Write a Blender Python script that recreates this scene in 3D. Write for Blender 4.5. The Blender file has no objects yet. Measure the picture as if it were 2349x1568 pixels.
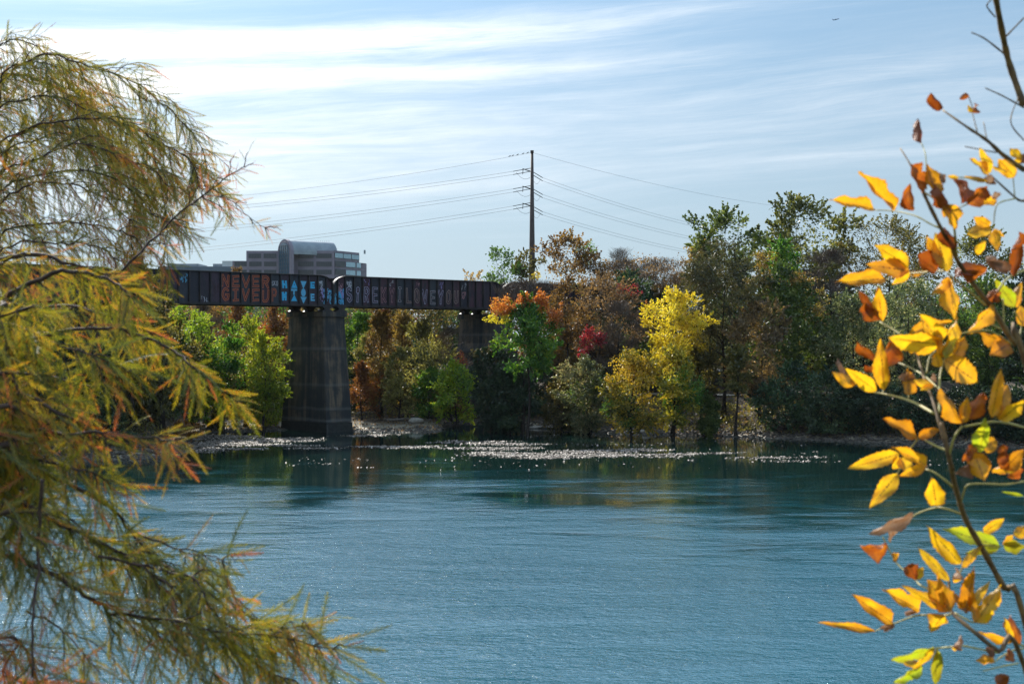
import bpy, math, random
import numpy as np
from mathutils import Vector, Matrix, Quaternion
rng = np.random.default_rng(7)
random.seed(7)
sc = bpy.context.scene
COL = sc.collection
# ------------------------------------------------------------------ camera, sky, sun, exposure
F, CU, VH, CAMZ = 3262.0, 1174.5, 773.0, 10.0        # lens geometry read off the photograph
cam = bpy.data.cameras.new('camera'); camo = bpy.data.objects.new('camera', cam); COL.objects.link(camo)
camo.location = (0, 0, CAMZ); camo.rotation_euler = (math.radians(90), 0, 0)
cam.sensor_width = 36; cam.lens = 36 * F / 2349
cam.shift_y = -(784 - VH) / 2349
cam.clip_start = .05; cam.clip_end = 30000
cam.dof.use_dof = True; cam.dof.focus_distance = 150; cam.dof.aperture_fstop = 11; cam.dof.aperture_blades = 9
sc.camera = camo
sc.view_settings.view_transform = 'Standard'; sc.view_settings.look = 'None'
sc.view_settings.gamma = 1; sc.view_settings.use_curve_mapping = False
sc.view_settings.exposure = 0.62
SUN_EL, SUN_AZ = 35.0, -23.5                          # azimuth measured from the view axis, minus = left
sun = bpy.data.lights.new('sun', 'SUN'); sun.energy = 5.0; sun.angle = math.radians(.55); sun.color = (1, .95, .86)
so = bpy.data.objects.new('sun', sun); COL.objects.link(so)
e, a = math.radians(SUN_EL), math.radians(SUN_AZ)
SD = Vector((math.sin(a) * math.cos(e), math.cos(a) * math.cos(e), math.sin(e)))
so.rotation_euler = SD.to_track_quat('Z', 'Y').to_euler(); so.location = (0, 0, 60)
cy = sc.cycles
cy.use_denoising = True; cy.denoiser = 'OPENIMAGEDENOISE'; cy.denoising_prefilter = 'NONE'
cy.max_bounces = 7; cy.diffuse_bounces = 3; cy.glossy_bounces = 3; cy.transmission_bounces = 5; cy.transparent_max_bounces = 6
cy.volume_bounces = 0
cy.sample_clamp_direct = 30; cy.sample_clamp_indirect = 4
cy.caustics_reflective = False; cy.caustics_refractive = False

class NT:
    """small helper to write node graphs"""
    def __init__(s, tree): s.t = tree; s.n = tree.nodes; s.n.clear()
    def new(s, kind, **kw):
        n = s.n.new(kind)
        for k, v in kw.items(): setattr(n, k, v)
        return n
    def link(s, a, b): s.t.links.new(a, b)
    def inp(s, sock, v):
        if isinstance(v, bpy.types.NodeSocket): s.link(v, sock)
        elif v is not None: sock.default_value = v
    def m(s, op, a, b=None, c=None, clamp=False):
        n = s.new('ShaderNodeMath', operation=op, use_clamp=clamp)
        s.inp(n.inputs[0], a)
        if b is not None: s.inp(n.inputs[1], b)
        if c is not None: s.inp(n.inputs[2], c)
        return n.outputs[0]
    def sm(s, x, a, b, lo=0.0, hi=1.0):
        n = s.new('ShaderNodeMapRange', interpolation_type='SMOOTHSTEP')
        s.inp(n.inputs[0], x)
        for i, v in enumerate((a, b, lo, hi)): n.inputs[1 + i].default_value = v
        return n.outputs[0]
    def gauss(s, x, mu, sig):
        d = s.m('DIVIDE', s.m('SUBTRACT', x, mu), sig)
        return s.m('POWER', 2.718, s.m('MULTIPLY', s.m('MULTIPLY', d, d), -1.0))
    def noise(s, vec, scale, detail=4, rough=.55, dist=0.0):
        n = s.new('ShaderNodeTexNoise')
        if vec is not None: s.link(vec, n.inputs['Vector'])
        n.inputs['Scale'].default_value = scale; n.inputs['Detail'].default_value = detail
        n.inputs['Roughness'].default_value = rough; n.inputs['Distortion'].default_value = dist
        return n.outputs['Fac']
    def mix(s, f, a, b, mode='MIX'):
        n = s.new('ShaderNodeMix', data_type='RGBA', blend_type=mode)
        s.inp(n.inputs[0], f)
        for i, v in ((6, a), (7, b)):
            if isinstance(v, tuple): v = (*v, 1) if len(v) == 3 else v
            s.inp(n.inputs[i], v)
        return n.outputs[2]
    def comb(s, x, y, z=0.0):
        n = s.new('ShaderNodeCombineXYZ')
        for i, v in enumerate((x, y, z)): s.inp(n.inputs[i], v)
        return n.outputs[0]
    def ramp(s, f, stops, interp='LINEAR'):
        n = s.new('ShaderNodeValToRGB'); n.color_ramp.interpolation = interp
        el = n.color_ramp.elements
        while len(el) < len(stops): el.new(.5)
        for q, (p, c) in zip(el, stops): q.position = p; q.color = (*c, 1)
        s.inp(n.inputs[0], f)
        return n.outputs[0]
    def mapping(s, vec, scale=(1, 1, 1), rot=(0, 0, 0), loc=(0, 0, 0)):
        n = s.new('ShaderNodeMapping'); s.link(vec, n.inputs[0])
        n.inputs['Scale'].default_value = scale; n.inputs['Rotation'].default_value = rot; n.inputs['Location'].default_value = loc
        return n.outputs[0]

world = bpy.data.worlds.new('World'); sc.world = world; world.use_nodes = True
w = NT(world.node_tree)
sky = w.new('ShaderNodeTexSky', sky_type='NISHITA'); sky.sun_disc = False
sky.sun_elevation = math.radians(SUN_EL); sky.sun_rotation = math.radians(SUN_AZ)
sky.altitude = 150; sky.air_density = 1.0; sky.dust_density = .6; sky.ozone_density = 2.2
tc = w.new('ShaderNodeTexCoord'); sep = w.new('ShaderNodeSeparateXYZ'); w.link(tc.outputs['Generated'], sep.inputs[0])
X, Y, Z = sep.outputs
A = w.m('MULTIPLY', w.m('ARCTAN2', X, Y), 3.262)
E = w.m('MULTIPLY', w.m('ARCSINE', Z), 32.62)
nv = w.noise(w.comb(w.m('MULTIPLY', A, .9), w.m('MULTIPLY', E, .55)), 1.0, 3, .5)
Et = w.m('ADD', w.m('SUBTRACT', E, w.m('MULTIPLY', A, .68)), w.m('MULTIPLY', w.m('SUBTRACT', nv, .5), .9))
vec = w.comb(w.m('MULTIPLY', A, 1.1), Et)
fine = w.noise(w.mapping(vec, (2.2, 2.6, 1)), 1.0, 10, .70, .15)
wisp = w.noise(w.mapping(vec, (1.6, 4.6, 1), loc=(5, 2, 0)), 1.0, 8, .72, .1)
coarse = w.noise(w.mapping(vec, (.7, 1.1, 1), loc=(3.1, 1.7, 0)), 1.0, 4, .5, .2)
left = w.sm(A, -1.1, .55, 1.0, .0)
b1 = w.m('MULTIPLY', w.gauss(Et, 6.95, .42), w.sm(A, -.2, 1.2, 1.0, .0))
b2 = w.m('MULTIPLY', w.gauss(Et, 6.1, .30), w.sm(A, -.35, .75, .9, .1))
b3 = w.m('MULTIPLY', w.gauss(Et, 4.7, 1.3), .52)
b4 = w.m('MULTIPLY', w.gauss(Et, 8.45, .45), w.sm(A, -.4, .7, 1.0, .25))
b5 = w.m('MULTIPLY', w.gauss(w.m('SUBTRACT', E, w.m('MULTIPLY', A, .25)), 3.85, .07), w.sm(A, .3, .8, 0.0, .22))
b6 = w.m('MULTIPLY', w.gauss(Et, 3.4, .45), .25)
tot = w.m('ADD', w.m('ADD', w.m('ADD', b1, b2), w.m('ADD', b3, b4)), w.m('ADD', b5, b6))
up = w.m('MULTIPLY', w.sm(E, 7.6, 10.5), w.sm(coarse, .30, .58, .45, 1.0))            # the same cirrus goes on above the frame
dens = w.m('ADD', w.m('MULTIPLY', tot, w.m('ADD', w.m('MULTIPLY', w.m('ADD', w.m('MULTIPLY', fine, 1.5), w.m('MULTIPLY', wisp, .40)), 1.25), -.32)), w.m('MULTIPLY', up, w.m('MULTIPLY', fine, 1.15)))
dens = w.m('ADD', dens, w.m('MULTIPLY', w.sm(wisp, .36, .80), w.sm(coarse, .3, .7, .08, .26)))
dens = w.m('ADD', dens, w.m('MULTIPLY', w.m('MULTIPLY', w.gauss(A, -.25, .85), w.gauss(E, 3.9, 2.0)), .14))   # thin veil
dens = w.sm(dens, .06, 1.22)
# milky air close to the horizon
low = w.sm(E, -.2, 5.6, .72, .05)
blue = w.mix(.78, sky.outputs[0], w.mix(w.sm(E, 8, 15), w.mix(w.sm(E, 0, 14), (3.6, 5.1, 6.4), (1.9, 4.1, 6.8)), (3.0, 6.2, 9.8)))
base = w.mix(low, blue, (4.7, 5.9, 6.7))
cloudc = w.mix(left, (6.8, 7.8, 8.8), (10.2, 10.3, 10.4))
final = w.mix(dens, base, cloudc)
sdot = w.new('ShaderNodeVectorMath', operation='DOT_PRODUCT'); w.link(tc.outputs['Generated'], sdot.inputs[0]); sdot.inputs[1].default_value = SD
ang = w.m('ARCCOSINE', w.m('MINIMUM', sdot.outputs['Value'], .9999))
aur = w.m('ADD', 1.0, w.m('MULTIPLY', w.gauss(ang, 0.0, .42), 1.15))               # brighter sky around the sun
vs = w.new('ShaderNodeVectorMath', operation='SCALE'); w.link(final, vs.inputs[0]); w.link(aur, vs.inputs['Scale']); final = vs.outputs[0]
bg = w.new('ShaderNodeBackground'); bg.inputs['Strength'].default_value = .0707
w.link(final, bg.inputs['Color']); wo = w.new('ShaderNodeOutputWorld'); w.link(bg.outputs[0], wo.inputs[0])

# ------------------------------------------------------------------ helpers
def P(u, v, y):
    """point seen at photograph position (u, v) when it lies y metres ahead of the camera"""
    return Vector(((u - CU) / F * y, y, CAMZ - (v - VH) / F * y))
def tag(o, label=None, cat=None, group=None, kind=None):
    if label: o['label'] = label
    if cat: o['category'] = cat
    if group: o['group'] = group
    if kind: o['kind'] = kind
    return o
def obj(name, me, mat=None, parent=None, loc=None, kind=None):
    o = bpy.data.objects.new(name, me); COL.objects.link(o)
    if mat is not None:
        if len(me.materials) == 0: me.materials.append(mat)
        elif me.materials[0] != mat:
            o.material_slots[0].link = 'OBJECT'; o.material_slots[0].material = mat
    if parent is not None: o.parent = parent
    if loc is not None: o.location = loc
    if kind: o['kind'] = kind
    return o
def empty(name, loc, label, cat, group=None, rz=0):
    o = bpy.data.objects.new(name, None); COL.objects.link(o); o.empty_display_size = .3
    o.location = loc; o.rotation_euler = (0, 0, rz); tag(o, label, cat, group); return o
def mesh_np(name, V, faces, tint=None, uv=None, smooth=False):
    """faces: int array (n,3) or (n,4), or a list of such arrays"""
    V = np.asarray(V, dtype=np.float32).reshape(-1, 3)
    fl = faces if isinstance(faces, list) else [faces]
    fl = [np.asarray(f, dtype=np.int32) for f in fl if len(f)]
    me = bpy.data.meshes.new(name)
    me.vertices.add(len(V)); me.vertices.foreach_set('co', V.ravel())
    loops = np.concatenate([f.ravel() for f in fl]); sizes = np.concatenate([np.full(len(f), f.shape[1], dtype=np.int32) for f in fl])
    me.loops.add(len(loops)); me.loops.foreach_set('vertex_index', loops)
    me.polygons.add(len(sizes)); st = np.zeros(len(sizes), dtype=np.int32); st[1:] = np.cumsum(sizes)[:-1]
    me.polygons.foreach_set('loop_start', st); me.polygons.foreach_set('loop_total', sizes)
    me.polygons.foreach_set('use_smooth', np.full(len(sizes), bool(smooth)))
    me.update(calc_edges=True)
    if tint is not None:
        at = me.attributes.new('tint', 'FLOAT', 'FACE'); at.data.foreach_set('value', np.asarray(tint, dtype=np.float32))
    if uv is not None:
        l = me.uv_layers.new(name='UVMap'); l.data.foreach_set('uv', np.asarray(uv, dtype=np.float32)[loops].ravel())
    return me
class MB:
    """collects boxes, prisms and tubes into one mesh"""
    def __init__(s): s.v = []; s.f3 = []; s.f4 = []; s.n = 0
    def add(s, V, f4=(), f3=()):
        V = np.asarray(V, dtype=float).reshape(-1, 3); s.v.append(V)
        if len(f4): s.f4.append(np.asarray(f4) + s.n)
        if len(f3): s.f3.append(np.asarray(f3) + s.n)
        s.n += len(V)
    def box(s, c, d, ax=None):
        """centre, full sizes, optional 3x3 axes (rows)"""
        q = np.array([[i, j, k] for k in (-.5, .5) for j in (-.5, .5) for i in (-.5, .5)]) * np.array(d)
        if ax is not None: q = q @ np.array(ax)
        s.add(q + np.array(c), [[0, 2, 3, 1], [4, 5, 7, 6], [0, 1, 5, 4], [2, 6, 7, 3], [0, 4, 6, 2], [1, 3, 7, 5]])
    def tube(s, pts, rad, n=6, cap=True):
        pts = np.asarray(pts, dtype=float); k = len(pts)
        rad = np.broadcast_to(np.asarray(rad, dtype=float), (k,))
        t = np.gradient(pts, axis=0); t /= np.linalg.norm(t, axis=1)[:, None] + 1e-9
        r0 = np.array([0, 0, 1.0]) if abs(t[0, 2]) < .9 else np.array([1.0, 0, 0])
        a1 = np.cross(t, r0); a1 /= np.linalg.norm(a1, axis=1)[:, None] + 1e-9; a2 = np.cross(t, a1)
        th = np.arange(n) / n * 2 * np.pi
        ring = pts[:, None, :] + rad[:, None, None] * (np.cos(th)[None, :, None] * a1[:, None, :] + np.sin(th)[None, :, None] * a2[:, None, :])
        f = [[i * n + j, i * n + (j + 1) % n, (i + 1) * n + (j + 1) % n, (i + 1) * n + j] for i in range(k - 1) for j in range(n)]
        V = ring.reshape(-1, 3); f3 = []
        if cap:
            V = np.vstack([V, pts[0], pts[-1]]); m = k * n
            f3 = [[m, (j + 1) % n, j] for j in range(n)] + [[m + 1, (k - 1) * n + j, (k - 1) * n + (j + 1) % n] for j in range(n)]
        s.add(V, f, f3)
    def prism(s, poly, z0, z1, cap=True, top_scale=None):
        n = len(poly); p = np.array(poly, dtype=float)
        q = p if top_scale is None else top_scale
        V = np.vstack([np.c_[p, np.full(n, z0)], np.c_[q, np.full(n, z1)]])
        f4 = [[i, (i + 1) % n, n + (i + 1) % n, n + i] for i in range(n)]; f3 = []
        if cap:
            f3 = [[0, i + 1, i] for i in range(1, n - 1)] + [[n, n + i, n + i + 1] for i in range(1, n - 1)]
        s.add(V, f4, f3)
    def mesh(s, name, smooth=False):
        fs = []
        if s.f4: fs.append(np.vstack(s.f4))
        if s.f3: fs.append(np.vstack(s.f3))
        return mesh_np(name, np.vstack(s.v), fs, smooth=smooth)
def mat(name):
    m = bpy.data.materials.new(name); m.use_nodes = True; return m, NT(m.node_tree)
def out(t, sh):
    o = t.new('ShaderNodeOutputMaterial'); t.link(sh, o.inputs['Surface']); return o
def pbsdf(t, col, rough=.7, metal=0.0, normal=None, spec=.5):
    b = t.new('ShaderNodeBsdfPrincipled')
    t.inp(b.inputs['Base Color'], (*col, 1) if isinstance(col, tuple) and len(col) == 3 else col)
    t.inp(b.inputs['Roughness'], rough); b.inputs['Metallic'].default_value = metal
    b.inputs['Specular IOR Level'].default_value = spec
    if normal is not None: t.link(normal, b.inputs['Normal'])
    return b.outputs[0]
def bump(t, h, dist, strength=1.0, normal=None):
    b = t.new('ShaderNodeBump'); b.inputs['Distance'].default_value = dist; b.inputs['Strength'].default_value = strength
    t.link(h, b.inputs['Height'])
    if normal is not None: t.link(normal, b.inputs['Normal'])
    return b.outputs[0]
def simple(name, c1, c2, scale=2.0, rough=.8, metal=0.0, bd=0.0, spec=.4, stretch=(1, 1, 1), coords='Object'):
    m, t = mat(name); tcn = t.new('ShaderNodeTexCoord'); v = t.mapping(tcn.outputs[coords], stretch)
    n = t.noise(v, scale, 6, .62)
    f = t.sm(n, .34, .68)
    nb = bump(t, n, bd) if bd else None
    out(t, pbsdf(t, t.mix(f, c1, c2), rough, metal, nb, spec)); return m

# ------------------------------------------------------------------ ground, water
SHORE = np.array([(-60000, 105), (-3000, 106), (-300, 111), (0, 113), (200, 115.5), (330, 118), (405, 121), (428, 134), (445, 147), (500, 149.5),
    (640, 153), (700, 158), (760, 156), (815, 151), (900, 149.6), (980, 149.6), (1008, 152), (1022, 160), (1060, 166), (1110, 167), (1170, 163),
    (1230, 158), (1300, 155), (1400, 148.5), (1500, 147), (1700, 143), (1900, 138), (2100, 133), (2349, 129), (2700, 122), (5000, 112), (60000, 110)], dtype=float)
def shore(u): return np.interp(u, SHORE[:, 0], SHORE[:, 1])
def wob(x, y, s, k=0.0):
    return (np.sin(x * s + k) * np.cos(y * s * 1.31 + 1.7 * k) + .5 * np.sin(x * s * 2.3 + 2.1 + k) * np.sin(y * s * 2.1 - k) + .25 * np.sin(x * s * 5.1 + y * s * 4.3 + k))
def ground_z(x, y):
    x = np.asarray(x, dtype=float); y = np.asarray(y, dtype=float)
    u = CU + F * x / y
    d = y - shore(u) + .55 * wob(x, y, .55, 3) * np.clip((y - 90) / 20, 0, 1)
    gentle = np.clip(1 - np.abs(u - 770) / 420, 0, 1); gentle = np.clip(gentle * 3, 0, 1)
    a_ = np.interp(d, [-60, -12, -3, 0, 2, 6, 12, 15, 24, 32, 60, 400, 6000], [-4, -2.2, -.5, 0, .45, 1.7, 3.45, 3.6, 5.2, 5.9, 7, 8, 8])
    b_ = np.interp(d, [-60, -12, -3, 0, 4, 12, 18, 26, 40, 60, 400, 6000], [-4, -2.0, -.35, 0, .22, .75, 1.5, 3.6, 5.4, 6.6, 8, 8])
    z = a_ * (1 - gentle) + b_ * gentle
    z = z + np.clip(d / 5, 0, 1) * np.clip(1 - (d - 11) / 6 * (np.abs(d - 13.5) < 3), .3, 1) * .16 * wob(x, y, .8) + np.where(np.abs(d) < 6, .05 * wob(x, y, 2.2, 1), 0)
    return z
us = np.unique(np.concatenate([np.arange(-200, 2560, 7.0), -200 - np.geomspace(8, 30000, 40), 2560 + np.geomspace(8, 30000, 40)]))
ds = np.concatenate([np.array([-60, -30, -15, -8, -5, -3.5]), np.arange(-3, 20, .45), np.arange(20, 46, 1.6), np.geomspace(48, 5600, 26)])
UU, DD = np.meshgrid(us, ds); YY = shore(UU) + DD; XX = (UU - CU) / F * YY; ZZ = ground_z(XX, YY)
nu, nd = len(us), len(ds)
idx = np.arange(nu * nd).reshape(nd, nu)
fg = np.stack([idx[:-1, :-1], idx[:-1, 1:], idx[1:, 1:], idx[1:, :-1]], -1).reshape(-1, 4)
mg, t = mat('river_bank_earth')
tcn = t.new('ShaderNodeTexCoord'); ov = tcn.outputs['Object']
sp = t.new('ShaderNodeSeparateXYZ'); t.link(ov, sp.inputs[0])
n1 = t.noise(ov, .35, 6, .6); n2 = t.noise(ov, 3.2, 8, .7); n3 = t.noise(ov, 14, 4, .6)
litter = t.ramp(n2, [(0.3, (.02, .016, .010)), (.5, (.055, .04, .024)), (.64, (.12, .082, .048)), (.82, (.22, .16, .10))])
grass = t.ramp(n2, [(0.3, (.03, .05, .012)), (.6, (.08, .12, .02)), (.8, (.14, .16, .04))])
sand = t.ramp(t.m('ADD', t.m('MULTIPLY', n3, .5), t.m('MULTIPLY', n1, .5)), [(.35, (.17, .14, .10)), (.5, (.30, .26, .19)), (.7, (.42, .36, .27))])
zz = t.m('ADD', sp.outputs[2], t.m('MULTIPLY', t.m('SUBTRACT', n1, .5), 1.1))
c = t.mix(t.sm(zz, .25, .75), sand, litter)
c = t.mix(t.m('MULTIPLY', t.sm(zz, 5.0, 5.6), t.sm(n1, .4, .55)), c, grass)
c = t.mix(t.sm(t.m('ADD', sp.outputs[2], t.m('MULTIPLY', t.m('SUBTRACT', n2, .5), .22)), .10, .02), c, (.035, .03, .022))
wet = t.sm(sp.outputs[2], .03, .3, .35, .9)
out(t, pbsdf(t, c, wet, 0, bump(t, n3, .06, 1.0, bump(t, n2, .12)), .4))
GROUND = tag(obj('river_bank_ground', mesh_np('river_bank_ground', np.stack([XX, YY, ZZ], -1), fg, smooth=True), mg), kind='structure')

# near bank under and behind the camera
nx = np.concatenate([[-700, -300, -120, -60], np.arange(-30, 31, 2.0), [60, 120, 300, 700]]); ny = np.concatenate([[-900, -300, -100, -30, -10], np.arange(-4, 15, 1.0)])
NX, NY = np.meshgrid(nx, ny); NZ = np.interp(NY, [-900, -10, 4.6, 6, 10.5, 14], [9.5, 8.6, 8.1, 7.2, .2, -2.5]) + .1 * wob(NX, NY, .6)
idx = np.arange(NX.size).reshape(NX.shape)
tag(obj('near_bank_ground', mesh_np('near_bank_ground', np.stack([NX, NY, NZ], -1), np.stack([idx[:-1, :-1], idx[:-1, 1:], idx[1:, 1:], idx[1:, :-1]], -1).reshape(-1, 4), smooth=True), mg), kind='structure')

mw, t = mat('river_water')
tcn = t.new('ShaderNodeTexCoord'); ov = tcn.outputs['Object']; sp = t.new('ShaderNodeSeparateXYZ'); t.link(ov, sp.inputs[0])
r1 = t.noise(t.mapping(ov, (1.0, 1.25, 1), (0, 0, math.radians(9))), 1.7, 3, .6, .5); r2 = t.noise(t.mapping(ov, (1.0, 1.2, 1), (0, 0, math.radians(-16))), 5.0, 3, .62, .6)
r3 = t.noise(t.mapping(ov, (1.0, 1.4, 1), (0, 0, math.radians(20))), 10, 2, .5); r4 = t.noise(t.mapping(ov, (.6, 1.0, 1)), .3, 3, .5)
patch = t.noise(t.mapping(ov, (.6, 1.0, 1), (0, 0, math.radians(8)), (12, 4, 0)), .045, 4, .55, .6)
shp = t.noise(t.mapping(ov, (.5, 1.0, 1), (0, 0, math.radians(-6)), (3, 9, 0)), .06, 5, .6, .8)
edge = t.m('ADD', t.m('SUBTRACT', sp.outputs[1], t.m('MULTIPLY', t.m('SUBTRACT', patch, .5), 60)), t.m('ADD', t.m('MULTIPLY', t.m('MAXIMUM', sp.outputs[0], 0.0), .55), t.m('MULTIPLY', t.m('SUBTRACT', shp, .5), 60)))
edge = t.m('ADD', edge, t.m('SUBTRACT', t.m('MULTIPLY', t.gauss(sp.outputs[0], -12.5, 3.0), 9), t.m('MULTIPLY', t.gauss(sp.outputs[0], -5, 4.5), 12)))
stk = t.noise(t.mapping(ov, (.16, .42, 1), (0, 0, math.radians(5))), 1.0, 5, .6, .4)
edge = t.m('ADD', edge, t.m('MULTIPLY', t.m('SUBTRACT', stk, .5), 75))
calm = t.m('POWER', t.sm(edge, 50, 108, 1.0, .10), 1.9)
amp = t.m('MULTIPLY', calm, t.m('MULTIPLY', t.sm(patch, .32, .68, .55, 1.25), t.sm(stk, .3, .7, .7, 1.2)))
h = t.m('ADD', t.m('ADD', t.m('MULTIPLY', r1, .155), t.m('MULTIPLY', r2, .075)), t.m('ADD', t.m('MULTIPLY', r3, .034), t.m('MULTIPLY', r4, .12)))
h = t.m('MULTIPLY', h, amp)
nb = bump(t, h, 1.0)
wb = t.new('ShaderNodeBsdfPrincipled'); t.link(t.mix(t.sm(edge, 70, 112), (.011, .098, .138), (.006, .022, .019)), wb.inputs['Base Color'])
wb.inputs['Roughness'].default_value = .025; wb.inputs['IOR'].default_value = 2.25; t.link(nb, wb.inputs['Normal'])
out(t, wb.outputs[0])
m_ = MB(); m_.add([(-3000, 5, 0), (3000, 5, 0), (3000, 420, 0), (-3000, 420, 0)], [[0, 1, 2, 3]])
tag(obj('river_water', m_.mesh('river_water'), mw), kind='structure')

def band(name, u0, u1, d0, d1, lift, material, step=12):
    uu = np.arange(u0, u1 + step, step); dd = np.linspace(d0, d1, 5)
    U2, D2 = np.meshgrid(uu, dd); Y2 = shore(U2) + D2
    sm_ = np.interp(uu, uu, np.convolve(np.pad(shore(uu), 8, 'edge'), np.ones(17) / 17, 'valid')); Y2 = sm_[None, :] + D2
    X2 = (U2 - CU) / F * Y2; Z2 = ground_z(X2, Y2)
    Z2 = np.maximum(Z2, Z2.mean(0)[None, :]) + lift
    i2 = np.arange(U2.size).reshape(U2.shape)
    return tag(obj(name, mesh_np(name, np.stack([X2, Y2, Z2], -1), np.stack([i2[:-1, :-1], i2[:-1, 1:], i2[1:, 1:], i2[1:, :-1]], -1).reshape(-1, 4), smooth=True), material), kind='structure')
gravel = simple('pale_path_gravel', (.34, .27, .2), (.5, .42, .33), 5, .9, bd=.02)
pave = simple('pale_concrete_paving', (.42, .4, .37), (.6, .58, .54), 3, .8, bd=.01)
lawn = simple('cut_lawn', (.07, .12, .02), (.14, .2, .03), 2.5, .9, bd=.03)
band('gravel_path', 1270, 2480, 12.2, 14.6, .10, gravel)
band('lawn', 1240, 2480, 24.5, 27.5, .14, lawn)
band('paved_path', 1240, 2480, 27.6, 31, .16, pave)

# ------------------------------------------------------------------ foliage materials
PAL = {
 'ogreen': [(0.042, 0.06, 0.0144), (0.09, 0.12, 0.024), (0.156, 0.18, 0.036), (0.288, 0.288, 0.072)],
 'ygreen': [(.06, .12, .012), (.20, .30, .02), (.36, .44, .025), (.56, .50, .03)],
 'green': [(0.029, 0.0653, 0.0145), (0.0653, 0.1232, 0.0217), (0.116, 0.1885, 0.029), (0.2175, 0.261, 0.0435)],
 'leafgreen': [(.03, .08, .012), (.07, .18, .015), (.16, .28, .02), (.30, .34, .03)],
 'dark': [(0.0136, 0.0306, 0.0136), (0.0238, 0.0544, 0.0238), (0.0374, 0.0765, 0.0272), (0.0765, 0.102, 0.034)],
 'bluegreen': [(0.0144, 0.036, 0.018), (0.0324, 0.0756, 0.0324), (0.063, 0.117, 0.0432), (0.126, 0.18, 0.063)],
 'olive': [(0.0535, 0.057, 0.0178), (0.1069, 0.0998, 0.025), (0.1782, 0.1516, 0.0321), (0.2852, 0.2139, 0.0535)],
 'darkolive': [(0.0293, 0.0325, 0.013), (0.0569, 0.0553, 0.0195), (0.0975, 0.0813, 0.0244), (0.1381, 0.0975, 0.0325)],
 'goldbrown': [(0.0945, 0.0607, 0.0203), (0.216, 0.1283, 0.027), (0.3645, 0.2295, 0.0405), (0.189, 0.1755, 0.0405)],
 'sage': [(0.0713, 0.0981, 0.0447), (0.1426, 0.1782, 0.0713), (0.2673, 0.2851, 0.1247), (0.4277, 0.3564, 0.1782)],
 'yellow': [(.30, .25, .02), (.64, .44, .02), (.82, .57, .03), (.88, .70, .07)],
 'yellowlow': [(.09, .13, .015), (.30, .28, .02), (.60, .44, .03), (.75, .54, .05)],
 'orange': [(0.345, 0.0575, 0.0172), (0.575, 0.1265, 0.0287), (0.667, 0.23, 0.0345), (0.69, 0.345, 0.0575)],
 'rust': [(.10, .035, .012), (.20, .065, .018), (.30, .11, .025), (.26, .14, .03)],
 'rustbright': [(.25, .05, .015), (.42, .10, .02), (.5, .16, .03), (.3, .12, .03)],
 'red': [(.10, .01, .012), (.26, .015, .025), (.40, .03, .04), (.40, .08, .04)],
 'twig': [(0.0688, 0.0525, 0.045), (0.125, 0.1, 0.0875), (0.1875, 0.15, 0.125), (0.2125, 0.1375, 0.075)],
 'brownleaf': [(0.0924, 0.0616, 0.0385), (0.1848, 0.1232, 0.0616), (0.308, 0.1848, 0.077), (0.385, 0.231, 0.077)],
 'paleyellow': [(.10, .10, .03), (.2, .18, .05), (.34, .3, .08), (.42, .36, .12)],
}
LEAFM = {}
def leafmat(pal, transl=.58):
    k = (pal, transl)
    if k in LEAFM: return LEAFM[k]
    m, t = mat('foliage_' + pal)
    at = t.new('ShaderNodeAttribute'); at.attribute_name = 'tint'
    oi = t.new('ShaderNodeObjectInfo')
    cs = PAL[pal]
    c = t.ramp(at.outputs['Fac'], [(0.0, cs[0]), (.38, cs[1]), (.72, cs[2]), (1.0, cs[3])])
    hs = t.new('ShaderNodeHueSaturation'); t.link(c, hs.inputs['Color'])
    t.link(t.sm(oi.outputs['Random'], 0, 1, .485, .515), hs.inputs['Hue']); t.link(t.sm(oi.outputs['Random'], 0, 1, .9, 1.15), hs.inputs['Value'])
    c = hs.outputs[0]
    d = t.new('ShaderNodeBsdfDiffuse'); tr = t.new('ShaderNodeBsdfTranslucent'); g = t.new('ShaderNodeBsdfGlossy')
    t.link(c, d.inputs[0]); t.link(t.mix(.35, c, (1, .9, .3), 'SOFT_LIGHT'), tr.inputs[0]); g.inputs['Roughness'].default_value = .42
    m1 = t.new('ShaderNodeMixShader'); m1.inputs[0].default_value = transl; t.link(d.outputs[0], m1.inputs[1]); t.link(tr.outputs[0], m1.inputs[2])
    m2 = t.new('ShaderNodeMixShader'); m2.inputs[0].default_value = .055; t.link(m1.outputs[0], m2.inputs[1]); t.link(g.outputs[0], m2.inputs[2])
    out(t, m2.outputs[0]); LEAFM[k] = m; return m
bark = simple('tree_bark', (.018, .014, .012), (.06, .047, .038), 5, .95, bd=.03, spec=.2)
barkpale = simple('weathered_twig_bark', (.07, .055, .045), (.17, .14, .12), 6, .95, spec=.2)

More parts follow.
